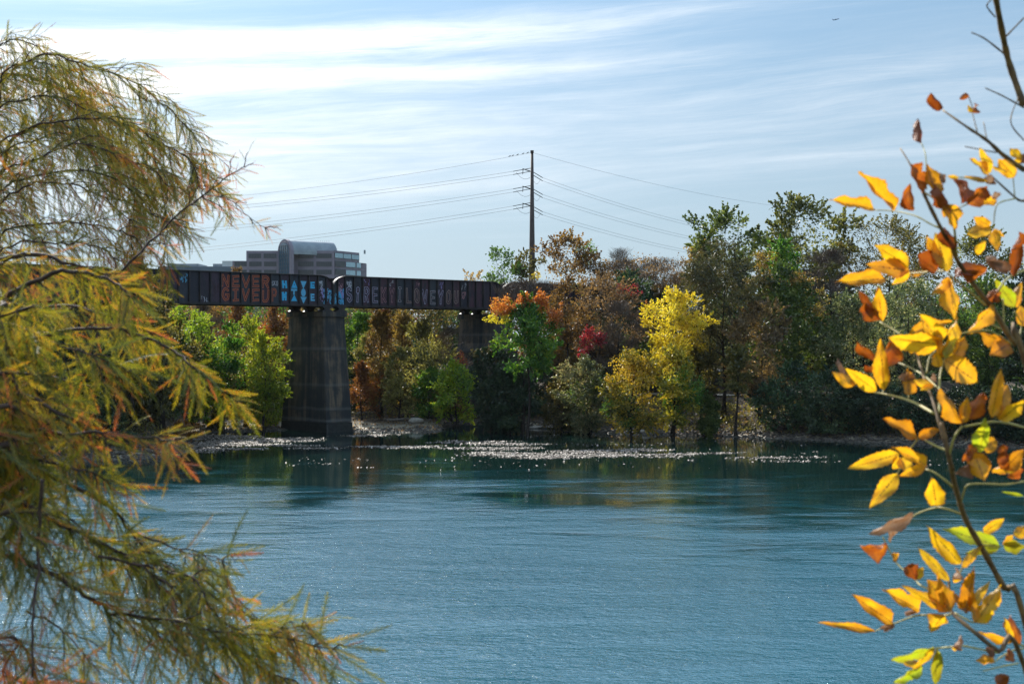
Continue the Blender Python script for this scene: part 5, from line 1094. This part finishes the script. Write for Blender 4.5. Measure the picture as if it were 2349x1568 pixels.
for pts, r0, r1, cv in (([(395, 1287), (505, 1292), (640, 1322), (740, 1375), (800, 1400)], .0011, .0020, CA), ([(675, 870), (705, 960), (710, 1160)], .0010, .0013, CA), ([(1120, 1410), (1130, 1290), (1160, 1240), (1260, 1215)], .0010, .0015, CA), ([(700, 1180), (790, 1240), (860, 1300), (880, 1400), (895, 1560)], .0018, .0028, CA),
        ([(880, 1290), (960, 1250), (1040, 1240)], .0012, .0014, CA), ([(850, 1080), (950, 1090), (1090, 1110), (1110, 1085)], .001, .0014, CA), ([(1240, 1085), (1250, 1200)], .001, .0012, CA),
        ([(455, 408), (560, 375), (700, 360), (835, 350)], .0011, .0018, CB), ([(835, 365), (930, 440), (1070, 560)], .0020, .0026, CB), ([(1307, 350), (1200, 405), (1100, 545)], .0026, .0022, CB), ([(1250, 600), (1290, 680), (1270, 790)], .0014, .002, CB), ([(1180, 520), (1185, 690)], .0014, .0018, CB),
        ([(425, 665), (540, 735), (640, 835)], .0018, .0022, CB), ([(385, 1095), (450, 1105), (540, 1125), (640, 1160), (755, 1225)], .0017, .0032, CB), ([(655, 1380), (610, 1440), (560, 1480)], .0018, .0016, CB), ([(690, 1380), (760, 1420), (830, 1450)], .0018, .0026, CB),
        ([(930, 1300), (880, 1370), (850, 1475)], .0020, .0026, CB), ([(940, 1305), (1010, 1292), (1110, 1275), (1200, 1282), (1307, 1310)], .002, .0024, CB), ([(710, 980), (730, 880), (800, 820), (900, 745), (1000, 722), (1100, 720), (1230, 800)], .0014, .0020, CB),
        ([(790, 1220), (788, 1080), (795, 980), (830, 860)], .0026, .0018, CB), ([(450, 940), (490, 910), (580, 930), (690, 990), (780, 1070)], .0016, .0018, CB), ([(1095, 675), (1160, 705)], .002, .0024, CB), ([(600, 1110), (598, 1140)], .0012, .0014, CB), ([(445, 1080), (440, 1105)], .0012, .0014, CB),
        ([(690, 125), (800, 150), (880, 200), (950, 260)], .0018, .0026, CC), ([(600, 130), (570, 180)], .0016, .0014, CC), ([(1008, 440), (910, 405), (830, 395), (700, 440), (620, 510), (590, 545)], .0022, .0014, CC), ([(835, 395), (835, 372)], .001, .001, CC),
        ([(480, 590), (530, 690), (580, 770), (700, 880), (740, 915), (920, 1000)], .0014, .0022, CC), ([(430, 1215), (545, 1170), (620, 1140), (720, 1110), (900, 1110), (940, 1095)], .0012, .0022, CC), ([(820, 1330), (940, 1320), (1020, 1315), (1100, 1330), (1240, 1360)], .0018, .0018, CC), ([(850, 1335), (790, 1370), (735, 1440)], .0014, .0014, CC),
        ([(1000, 370), (1020, 290), (1045, 245), (1130, 235), (1300, 240), (1420, 220)], .0018, .0020, CC), ([(1420, 1315), (1340, 1280), (1310, 1270)], .002, .0015, CC), ([(1420, 1330), (1330, 1350), (1220, 1420)], .0018, .0014, CC), ([(960, 1095), (1060, 1150), (1095, 1155)], .002, .0012, CC), ([(980, 870), (1010, 790), (1060, 700)], .0016, .0012, CC), ([(1150, 1480), (1250, 1455), (1380, 1430)], .0012, .0016, CC), ([(1270, 655), (1150, 640)], .0012, .0012, CC)):
    stem(pts, r0, r1, cv, petm, 'leaf_stalk')
NLEAF = 0
def leaf(cv, b_, t_, w, typ, shape=None):
    global NLEAF
    ub, vb = cv(*b_); ut, vt = cv(*t_); sc_ = 1 / ((2.614 if cv != CC else 2.84) * 1.0217)
    y0 = depth_of(ub, vb) - .012; tilt = rs.uniform(-.5, .5)
    p0 = P(ub, vb, y0); p1f = P(ut, vt, y0); Lx = (p1f - p0).length; p1 = P(ut, vt, y0 + Lx * tilt)
    ax = (p1 - p0).normalized(); L_ = (p1 - p0).length
    shape = shape or {'y': 'flat', 'a': 'fold', 'r': 'curl', 'g': 'flat', 'b': 'curl'}[typ]
    if shape == 'flat' and rs.random() < .35: shape = 'fold'
    roll = rs.uniform(-.75, .75) * (1.2 if shape == 'curl' else 1); view = Vector((0, -1, 0)); n0 = (view - ax * view.dot(ax)).normalized(); s0 = n0.cross(ax)
    n1 = n0 * math.cos(roll) + s0 * math.sin(roll); s1 = n1.cross(ax)
    W_ = .98 * w * sc_ / F * y0 / (math.cos(roll) * {'flat': .96, 'fold': .86, 'curl': .66}[shape])
    M = Matrix((ax, s1, n1)).transposed().to_4x4()
    o = obj('leaf', LV[shape][rs.randrange(4)], LM[typ], sap, loc=p0 - so_); o.rotation_euler = M.to_euler()
    o.scale = (L_, W_, (L_ + W_) * .42 * rs.choice((1, 1, -1))); NLEAF += 1
LA = [((785, 680), (720, 530), 62, 'r'), ((675, 875), (668, 672), 50, 'r'), ((990, 692), (1022, 620), 32, 'r'), ((967, 580), (903, 612), 34, 'r'), ((395, 1287), (108, 1235), 70, 'a'), ((508, 1288), (322, 1045), 80, 'a'), ((680, 1182), (543, 1003), 80, 'r'), ((630, 1288), (575, 1120), 52, 'r'),
  ((772, 1205), (720, 1000), 98, 'a'), ((1100, 1062), (1035, 902), 68, 'y'), ((1092, 1075), (968, 978), 58, 'y'), ((1250, 1085), (1148, 972), 88, 'a'), ((1205, 1052), (1112, 1018), 36, 'y'), ((1290, 982), (1218, 903), 55, 'y'), ((918, 1250), (925, 1030), 72, 'r'), ((955, 1250), (1075, 1105), 90, 'r'), ((1140, 1230), (1030, 1248), 52, 'a'),
  ((1130, 1222), (1100, 1165), 60, 'b'), ((850, 1290), (808, 1095), 66, 'r'), ((840, 1250), (875, 1400), 100, 'a'), ((882, 1525), (828, 1365), 78, 'r'), ((1097, 1385), (960, 1432), 82, 'y'), ((1120, 1410), (1148, 1538), 62, 'y'), ((1020, 1560), (1075, 1478), 55, 'y'), ((1280, 1420), (1262, 1568), 66, 'r'),
  ((1110, 1130), (1075, 1080), 50, 'b'), ((1080, 1110), (940, 1080), 32, 'y'), ((800, 1120), (840, 1060), 50, 'b'), ((905, 1090), (835, 1078), 26, 'y'), ((1307, 1000), (1290, 940), 60, 'b')]
LB = [((600, 330), (395, 185), 90, 'y'), ((605, 352), (343, 312), 112, 'y'), ((462, 405), (148, 430), 92, 'y'), ((600, 375), (720, 348), 36, 'y'), ((840, 355), (760, 118), 118, 'y'), ((775, 320), (700, 135), 72, 'y'), ((770, 350), (598, 245), 120, 'r'), ((955, 420), (1078, 285), 110, 'r'), ((915, 380), (930, 262), 90, 'r'), ((1078, 290), (1240, 345), 68, 'b'),
  ((1240, 385), (1290, 150), 66, 'r'), ((845, 392), (872, 655), 118, 'a'), ((438, 660), (415, 455), 76, 'a'), ((428, 650), (330, 505), 62, 'r'), ((345, 618), (310, 450), 52, 'r'), ((605, 732), (862, 668), 66, 'a'), ((800, 805), (468, 752), 138, 'y'), ((790, 880), (925, 640), 88, 'y'), ((818, 882), (895, 760), 66, 'g'), ((880, 872), (955, 755), 86, 'a'), ((825, 895), (1015, 1035), 165, 'a', 'flat'),
  ((790, 940), (765, 850), 58, 'y'), ((1115, 560), (948, 735), 92, 'a'), ((1230, 800), (1020, 740), 88, 'a'), ((1215, 800), (1095, 878), 120, 'a'), ((1252, 572), (1128, 405), 84, 'g'), ((1307, 690), (1285, 560), 86, 'y'), ((1122, 545), (1065, 480), 68, 'r'), ((392, 902), (268, 765), 62, 'r'), ((388, 972), (305, 918), 48, 'r'), ((450, 1082), (432, 765), 80, 'y'), ((560, 902), (448, 775), 98, 'r'),
  ((402, 1085), (213, 950), 86, 'y'), ((262, 1055), (128, 968), 68, 'a'), ((218, 992), (168, 858), 30, 'b'), ((600, 1112), (602, 955), 70, 'a'), ((650, 1022), (518, 1025), 34, 'b'), ((755, 1050), (632, 1022), 56, 'y'), ((735, 1015), (770, 985), 40, 'b'), ((930, 1282), (803, 1072), 98, 'a'), ((940, 1262), (1090, 1068), 82, 'r'), ((1108, 1252), (1165, 955), 70, 'a'), ((1150, 1250), (1200, 1040), 95, 'a', 'flat'),
  ((1160, 1268), (1307, 1135), 98, 'y'), ((652, 1382), (437, 1262), 82, 'a'), ((660, 1372), (792, 1322), 60, 'a'), ((1040, 1465), (1068, 1250), 118, 'g'), ((1075, 1462), (1122, 1375), 80, 'a'), ((1005, 1462), (920, 1438), 66, 'r'), ((1100, 1568), (950, 1475), 125, 'a'), ((1150, 1535), (1222, 1450), 52, 'r'), ((1180, 1568), (1307, 1440), 98, 'a'), ((545, 1470), (228, 1562), 96, 'y'), ((705, 1545), (518, 1425), 72, 'a')]
LC = [((595, 60), (645, 168), 112, 'y'), ((578, 170), (393, 398), 108, 'y'), ((835, 378), (815, 205), 128, 'y', 'fold'), ((682, 430), (385, 560), 84, 'b', 'fold'), ((592, 540), (502, 625), 40, 'b'), ((508, 638), (312, 692), 88, 'r'), ((578, 742), (535, 698), 46, 'a'), ((702, 872), (638, 738), 80, 'r'), ((1000, 770), (772, 522), 102, 'y', 'flat'), ((1262, 652), (878, 540), 108, 'g'), ((1150, 560), (1290, 462), 76, 'y'), ((1280, 640), (1430, 650), 98, 'g', 'flat'),
  ((1365, 592), (1430, 515), 70, 'y'), ((922, 882), (716, 658), 72, 'y', 'flat'), ((945, 872), (990, 788), 56, 'b'), ((1008, 795), (1145, 640), 60, 'y'), ((930, 1087), (785, 868), 150, 'y', 'flat'), ((900, 1078), (606, 908), 72, 'y'), ((546, 1162), (258, 968), 100, 'y', 'flat'), ((718, 1082), (512, 932), 92, 'a'), ((430, 1217), (50, 1155), 52, 'y'), ((885, 1105), (805, 1228), 122, 'y', 'flat'), ((1035, 1085), (1078, 800), 82, 'a'), ((1040, 1075), (1192, 888), 60, 'y'),
  ((1095, 1158), (1278, 918), 84, 'y', 'flat'), ((1342, 1282), (1105, 1208), 54, 'a'), ((1400, 1302), (1355, 1092), 90, 'r'), ((822, 1325), (526, 1395), 84, 'g', 'flat'), ((845, 1345), (825, 1568), 84, 'g', 'flat'), ((742, 1440), (566, 1575), 76, 'g'), ((940, 1322), (1038, 1250), 48, 'b'), ((1198, 1392), (1232, 1328), 46, 'b'), ((1295, 1405), (1352, 1328), 66, 'r'), ((1226, 1422), (1096, 1400), 66, 'a'), ((1240, 1575), (1330, 1495), 78, 'r'),
  ((1100, 60), (1155, 220), 120, 'a'), ((1065, 110), (970, 195), 84, 'b'), ((1400, 50), (1215, 178), 96, 'a'), ((1415, 140), (1325, 240), 104, 'r'), ((1300, 40), (1235, 10), 60, 'r'), ((1420, 318), (1268, 288), 24, 'g'), ((1060, 60), (1010, -20), 90, 'r'), ((1040, 1100), (1045, 1030), 40, 'b'), ((1050, 1080), (960, 960), 60, 'a'), ((720, 100), (790, 130), 44, 'b'), ((560, 1180), (430, 1195), 34, 'b'), ((715, 1085), (590, 1110), 30, 'b')]
def with_companions(cv, l):
    for q in l:
        leaf(cv, *q)
        if rs.random() < .3:                             # a smaller neighbour from the same node
            (bx_, by_), (tx_, ty_) = q[0], q[1]; a_ = rs.choice((-1, 1)) * rs.uniform(.5, 1.0); k = rs.uniform(.5, .8); dx, dy = tx_ - bx_, ty_ - by_
            leaf(cv, (bx_, by_), (bx_ + k * (dx * math.cos(a_) - dy * math.sin(a_)), by_ + k * (dx * math.sin(a_) + dy * math.cos(a_))), q[2] * k * 1.05, rs.choice((q[3], 'y', 'a')))
with_companions(CA, LA); with_companions(CB, LB); with_companions(CC, LC)

# ------------------------------------------------------------------ near left: bald cypress boughs
rng = np.random.default_rng(5); rs = random.Random(5)
cyb = simple('cypress_twig_bark', (.035, .02, .014), (.10, .06, .045), 30, .8, bd=.001)
cym, t = mat('cypress_needles'); at = t.new('ShaderNodeAttribute'); at.attribute_name = 'tint'; oi = t.new('ShaderNodeObjectInfo')
c = t.ramp(at.outputs['Fac'], [(0, (.07, .085, .008)), (.26, (.14, .155, .012)), (.50, (.32, .275, .016)), (.74, (.52, .31, .02)), (.88, (.58, .17, .02)), (1, (.50, .13, .05))])
d = t.new('ShaderNodeBsdfDiffuse'); tr = t.new('ShaderNodeBsdfTranslucent'); t.link(c, d.inputs[0]); t.link(c, tr.inputs[0])
g = t.new('ShaderNodeBsdfGlossy'); g.inputs['Roughness'].default_value = .45
m1 = t.new('ShaderNodeMixShader'); m1.inputs[0].default_value = .6; t.link(d.outputs[0], m1.inputs[1]); t.link(tr.outputs[0], m1.inputs[2])
m2 = t.new('ShaderNodeMixShader'); m2.inputs[0].default_value = .05; t.link(m1.outputs[0], m2.inputs[1]); t.link(g.outputs[0], m2.inputs[2]); out(t, m2.outputs[0])
def spray_geo(k):
    """feathery shoot of unit length along +x: rachis with needles in two ranks"""
    r = np.random.default_rng(k); n = 34; V, f = [], []
    for i in range(n):
        u_ = .04 + .94 * i / n; sgn = 1 if i % 2 else -1; l_ = .135 * (math.sin(math.pi * min(1, .12 + u_ * .88)) ** .6 + .12) * r.uniform(.75, 1.15)
        a_ = math.radians(r.uniform(28, 46)); zc = .05 * math.sin(u_ * 3 + k) ; z = r.uniform(-.03, .03)
        b0 = np.array([u_, 0, zc]); tip = b0 + np.array([l_ * math.cos(a_), sgn * l_ * math.sin(a_), z]); wv2 = .016
        m_ = (b0 + tip) / 2; s_ = np.array([-math.sin(a_) * sgn, math.cos(a_), .35 * sgn]) * wv2
        V += [b0 - s_ * .5, b0 + s_ * .6, tip]; q = 3 * i; f.append([q, q + 1, q + 2])
    V = np.array(V); xs = np.linspace(0, 1, 6); zc = .05 * np.sin(xs * 3 + k); rr = .007
    q0 = len(V); R1 = np.stack([xs, np.full(6, rr), zc], -1); R2 = np.stack([xs, np.full(6, -rr), zc], -1); V = np.vstack([V, R1, R2]); f += [[q0 + i, q0 + i + 1, q0 + 7 + i] for i in range(5)] + [[q0 + i, q0 + 7 + i, q0 + 6 + i] for i in range(5)]
    V[:, 2] -= .16 * V[:, 0] ** 2 * (1 if k % 2 else .3); return V, np.array(f)
SPR = [spray_geo(k) for k in range(6)]
SPM = {(k, b_): mesh_np('needle_spray', V, f, tint=np.clip(np.random.default_rng(k * 9 + b_).normal((.2, .42, .62, .86)[b_], .10, len(f)), 0, 1)) for k, (V, f) in enumerate(SPR) for b_ in range(4)}
tree_o = Vector((-3.3, 4.4, 8.0)); cyp = empty('near_cypress_tree', tree_o, 'near bald cypress with drooping feathery olive and orange boughs at the left edge', 'tree')
mb = MB(); mb.tube([(0, 0, -.6), (0, 0, .3), (.03, 0, 1.5), (.0, .05, 3), (-.05, .05, 5), (0, 0, 7)], [.34, .2, .15, .12, .08, .02], 12); obj('trunk', mb.mesh('trunk', True), bark, cyp)
SPRAYS = []
TW = MB()
def frame_of(d, n):
    d = d / (np.linalg.norm(d) + 1e-9); s_ = np.cross(n, d); s_ /= np.linalg.norm(s_) + 1e-9; return np.stack([d, s_, np.cross(d, s_)], 1)
def catmull(q, k=6):
    q = [np.array(p, dtype=float) for p in q]; o_ = []
    for i in range(len(q) - 1):
        p0, p1, p2, p3 = q[max(i - 1, 0)], q[i], q[i + 1], q[min(i + 2, len(q) - 1)]
        for j in range(k):
            s_ = j / k; o_.append(.5 * ((2 * p1) + (-p0 + p2) * s_ + (2 * p0 - 5 * p1 + 4 * p2 - p3) * s_ ** 2 + (-p0 + 3 * p1 - 3 * p2 + p3) * s_ ** 3))
    o_.append(q[-1]); return np.array(o_)
def resample(p, step):
    l = np.r_[0, np.cumsum(np.linalg.norm(np.diff(p, axis=0), axis=1))]; s_ = np.arange(0, l[-1], step); return np.stack([np.interp(s_, l, p[:, k]) for k in range(3)], 1), s_ / l[-1]
def sprays_on(p, warm, size, droop=.5, start=.0, px=1.0, dens=1.0, spread=.7):
    """needle shoots in two ranks along a twig polyline"""
    q, s_ = resample(p, .0118 / dens)
    if len(q) < 3: return
    tn = np.gradient(q, axis=0); tn /= np.linalg.norm(tn, axis=1)[:, None] + 1e-9
    nn = np.array([0, -1, .35]) + rng.normal(0, .35, 3)
    for i in range(len(q)):
        if s_[i] < start: continue
        side = np.cross(nn, tn[i]); side /= np.linalg.norm(side) + 1e-9; sg = 1 if i % 2 else -1
        d = tn[i] * rng.uniform(.75, 1.15) + side * sg * spread * rng.uniform(.5, 1.2) + np.array([0, 0, -droop]) * rng.uniform(.2, 1) + rng.normal(0, .24, 3)
        L_ = size * rng.uniform(.45, 1.3) * (.75 + .45 * math.sin(math.pi * min(1, .2 + s_[i] * .8)))
        SPRAYS.append((q[i] - np.array(tree_o), frame_of(d, nn + rng.normal(0, .4, 3)), L_, float(np.clip(warm + rng.normal(0, .19) + .18 * (s_[i] > .85), 0, 1)), q[i][1]))
def bough(pts, y, r0, r1, warm=.4, tw_every=.045, tw_len=.23, droop=.6, size=.062, from_=.08, trunk_z=None, y_end=None, own=False, side=(1, -1), dens=1.0, name='bough'):
    if y < 3.35: size *= 1.25; r0 *= .62; r1 *= .7; warm -= .05
    if y > 4 and not own: size *= 1.15; warm += .12
    ys = np.linspace(y, y_end if y_end else y, len(pts)); q = [P(u, v, yy + .05 * math.sin(i * 1.7)) for i, ((u, v), yy) in enumerate(zip(pts, ys))]
    if trunk_z is not None: q = [tree_o + Vector((0, 0, trunk_z))] + q
    c_ = catmull(q); c_[3:] += (np.cumsum(rng.normal(0, .0045 if y > 4 and not own else .0022, (len(c_), 3)), 0))[3:] * [1, 1, 1]; mb = MB(); loc = c_ - np.array(tree_o); mb.tube(loc, np.linspace(r0, r1, len(c_)), 7); b_ = obj(name, mb.mesh(name, True), cyb, cyp)
    r_, s_ = resample(c_, tw_every); tn = np.gradient(r_, axis=0); tn /= np.linalg.norm(tn, axis=1)[:, None] + 1e-9
    for i in range(len(r_)):
        u_ = CU + F * r_[i][0] / r_[i][1]
        if (u_ < -260 and i % 3) or u_ < -1500 or s_[i] < from_: continue
        for sg in side:
            if rs.random() < .12: continue
            up = np.array([0, -.25, 1.0]); sd = np.cross(tn[i], np.array([0, -1, 0])); sd /= np.linalg.norm(sd) + 1e-9
            l_ = tw_len * rs.uniform(.45, 1.35) * (1 - .55 * s_[i]); d = tn[i] * rs.uniform(.4, 1.2) + sd * sg * rs.uniform(.15, .95) + np.array([0, rs.uniform(-.6, .6), 0])
            d /= np.linalg.norm(d); k = 7; tt = np.linspace(0, 1, k)[:, None]
            p = r_[i] + d * l_ * tt + np.array([0, 0, -droop * l_]) * tt ** 2 + rng.normal(0, .004, (k, 3)) * tt
            TW.tube(p - np.array(tree_o), np.linspace(.0017, .0006, k), 4, cap=False)
            sprays_on(p, warm + rs.uniform(-.15, .15), size * (1.5 if u_ < -260 else 1), dens=dens * (.42 if u_ < -260 else 1))
    sprays_on(c_[int(len(c_) * .72):], warm + .1, size, dens=dens)
# upper crown, farther away and sharper
Bs = [
 ([(-140, 260), (-20, 120), (50, 75), (110, 92), (170, 140), (230, 200)], 5.2, .0045, .0015, dict(warm=.30, trunk_z=3.2)),
 ([(-160, 330), (0, 215), (110, 160), (220, 190), (330, 225), (420, 290), (480, 350), (500, 420)], 5.0, .0045, .0015, dict(warm=.28, trunk_z=3.0, tw_len=.27)),
 ([(-160, 400), (0, 300), (120, 255), (230, 255), (330, 290), (410, 340), (450, 400)], 4.8, .0045, .0015, dict(warm=.36, trunk_z=2.8, tw_len=.26)),
 ([(-160, 440), (0, 380), (120, 335), (230, 330), (320, 365), (390, 420)], 4.7, .0045, .0015, dict(warm=.42, trunk_z=2.6, tw_len=.26)),
 ([(-160, 520), (0, 455), (110, 415), (220, 410), (310, 440), (370, 480), (400, 500)], 4.6, .0045, .0015, dict(warm=.40, trunk_z=2.5, tw_len=.25)),
 ([(-160, 590), (0, 520), (100, 490), (180, 480), (260, 505), (310, 540)], 4.4, .0045, .0015, dict(warm=.45, trunk_z=2.3)),
 ([(-120, 200), (20, 175), (120, 210), (200, 290), (260, 380)], 5.3, .009, .003, dict(warm=.28, trunk_z=3.1)),
 ([(-120, 420), (40, 300), (160, 290), (280, 350), (380, 440)], 5.2, .009, .003, dict(warm=.34, trunk_z=2.9)),
 ([(-140, 300), (0, 160), (80, 125), (160, 150), (250, 215), (320, 270)], 5.1, .004, .0015, dict(warm=.34, trunk_z=3.1, tw_every=.05)),
 ([(-140, 480), (0, 345), (90, 300), (180, 300), (260, 330), (330, 385), (370, 440)], 4.9, .004, .0015, dict(warm=.46, trunk_z=2.7, tw_every=.05)),
 ([(-140, 560), (0, 490), (90, 450), (170, 440), (240, 460), (300, 500), (330, 540)], 4.5, .004, .0015, dict(warm=.50, trunk_z=2.4, tw_every=.05)),
 ([(-140, 640), (0, 570), (70, 550), (150, 545), (220, 560), (270, 590)], 4.2, .004, .0015, dict(warm=.52, trunk_z=2.2, tw_every=.05)),
 ([(-140, 240), (20, 240), (110, 215), (200, 240), (290, 300), (350, 360), (390, 420)], 4.9, .004, .0015, dict(warm=.30, trunk_z=3.0, tw_every=.05)),
 # the long thin orange-tipped twig
 ([(-160, 780), (60, 740), (200, 690), (300, 590), (370, 530), (430, 475), (490, 432), (540, 395), (585, 368)], 3.9, .0055, .0011, dict(warm=.92, trunk_z=1.9, tw_len=.15, tw_every=.06, from_=.42, droop=.35, size=.045, dens=.6, own=True)),
 ([(430, 475), (480, 445), (530, 455), (570, 490), (606, 516)], 3.9, .0016, .0008, dict(warm=.92, tw_len=.08, tw_every=.07, size=.04, droop=.3, dens=.6, own=True)),
 # dark middle bough
 ([(-160, 760), (0, 690), (70, 655), (137, 628), (200, 636), (240, 660), (275, 700)], 3.1, .013, .003, dict(warm=.50, trunk_z=1.7, tw_len=.12)),
 ([(-160, 640), (0, 600), (90, 585), (170, 600), (240, 620), (290, 650)], 3.6, .009, .002, dict(warm=.58, trunk_z=2.0, tw_len=.13)),
 ([(-160, 800), (0, 790), (90, 770), (190, 755), (290, 775), (360, 812), (420, 852), (475, 900), (530, 950)], 3.1, .009, .0016, dict(warm=.46, trunk_z=1.5, tw_len=.065, droop=.5, size=.055)),
 ([(-160, 735), (0, 725), (120, 700), (220, 712), (290, 735), (350, 765)], 3.3, .009, .002, dict(warm=.52, trunk_z=1.6, tw_len=.11, size=.055)),
 ([(-160, 900), (0, 890), (70, 905), (130, 945), (180, 965), (215, 985)], 2.8, .009, .002, dict(warm=.60, trunk_z=1.3, tw_len=.12)),
 ([(-160, 980), (0, 985), (100, 1000), (200, 995), (290, 998), (350, 1004), (400, 1012)], 2.8, .009, .0016, dict(warm=.70, trunk_z=1.2, tw_len=.08, droop=.5, size=.05)),
 ([(-160, 860), (0, 850), (110, 870), (200, 900)], 3.0, .009, .002, dict(warm=.45, trunk_z=1.3, tw_len=.12)),
 # lower boughs sweeping down to the right
 ([(-160, 1060), (0, 1075), (90, 1090), (170, 1128), (270, 1180), (325, 1225), (375, 1275), (410, 1310)], 2.9, .011, .003, dict(warm=.34, trunk_z=.9, tw_len=.11)),
 ([(-160, 1080), (0, 1120), (95, 1170), (200, 1215), (290, 1260), (360, 1300), (420, 1338), (455, 1385), (480, 1440)], 2.8, .011, .003, dict(warm=.40, trunk_z=.8, tw_len=.14)),
 ([(-160, 1250), (0, 1282), (84, 1320), (173, 1377), (236, 1402), (262, 1428), (410, 1447), (500, 1470), (640, 1488), (765, 1508)], 2.7, .010, .0016, dict(warm=.48, trunk_z=.5, tw_len=.13, droop=.45)),
 ([(225, 1275), (360, 1300), (440, 1338), (470, 1400), (500, 1468)], 2.75, .005, .002, dict(warm=.42, tw_len=.11)),
 ([(-160, 1040), (0, 1040), (110, 1050), (200, 1070), (270, 1095)], 2.8, .009, .002, dict(warm=.55, trunk_z=1.0, tw_len=.10)),
 ([(96, 1100), (93, 1245), (90, 1380), (98, 1520)], 2.6, .006, .003, dict(warm=.45, tw_len=.10, tw_every=.12, dens=.7)),
 ([(-160, 1530), (0, 1560), (90, 1590)], 2.7, .006, .002, dict(warm=.9, tw_len=.12, trunk_z=.2)),
 ([(60, 1400), (140, 1450), (200, 1500), (250, 1560)], 2.8, .004, .0015, dict(warm=.45, tw_len=.14, tw_every=.1)),
 ([(430, 1450), (540, 1500), (600, 1540), (680, 1580)], 2.8, .004, .0015, dict(warm=.5, tw_len=.13)),
 ([(470, 1330), (560, 1400), (640, 1432), (715, 1448)], 2.8, .0035, .0012, dict(warm=.55, tw_len=.11)),
 ([(-100, 760), (20, 745), (120, 790), (220, 830), (300, 880)], 2.9, .005, .0015, dict(warm=.45, trunk_z=1.45, tw_len=.11)),
 ([(-100, 1150), (20, 1130), (120, 1180), (210, 1260), (270, 1330)], 3.0, .005, .0015, dict(warm=.40, trunk_z=.85, tw_len=.12)),
 ([(240, 1390), (320, 1420), (400, 1470), (470, 1520), (540, 1570)], 2.8, .0035, .0012, dict(warm=.5, tw_len=.10)),
 ([(330, 1230), (410, 1260), (480, 1280), (530, 1300)], 2.8, .0035, .0012, dict(warm=.5, tw_len=.13)),
]
for pts, y, r0, r1, kw in Bs: bough(pts, y, r0, r1, **kw)
obj('twigs', TW.mesh('twigs'), cyb, cyp, kind='stuff')
vis = lambda s_: -40 < CU + F * (s_[0][0] + tree_o.x) / s_[4] < 1000 and -40 < VH + F * (CAMZ - s_[0][2] - tree_o.z) / s_[4] < 1600
SPRAYS.sort(key=lambda s_: -(s_[2] / s_[4]) * (1 if vis(s_) else .01)); print('sprays', len(SPRAYS), 'leaves', NLEAF)
pick = set(range(300)); Vs, fs, ts = [], [], []; nb_ = 0
for i, (p, R, L_, wm, y_) in enumerate(SPRAYS):
    k = i % 6
    if i < 300:
        o = obj('needle_spray', SPM[(k, 0 if wm < .3 else 1 if wm < .52 else 2 if wm < .74 else 3)], cym, cyp, loc=p); o.rotation_euler = Matrix(R.tolist()).to_euler(); o.scale = (L_,) * 3
    else:
        V, f = SPR[k]; Vs.append((V * L_) @ R.T + p); fs.append(f + nb_); nb_ += len(V); ts.append(np.clip(rng.normal(wm, .09, len(f)), 0, 1))
obj('needle_foliage', mesh_np('needle_foliage', np.vstack(Vs), np.vstack(fs), tint=np.concatenate(ts)), cym, cyp, kind='stuff')
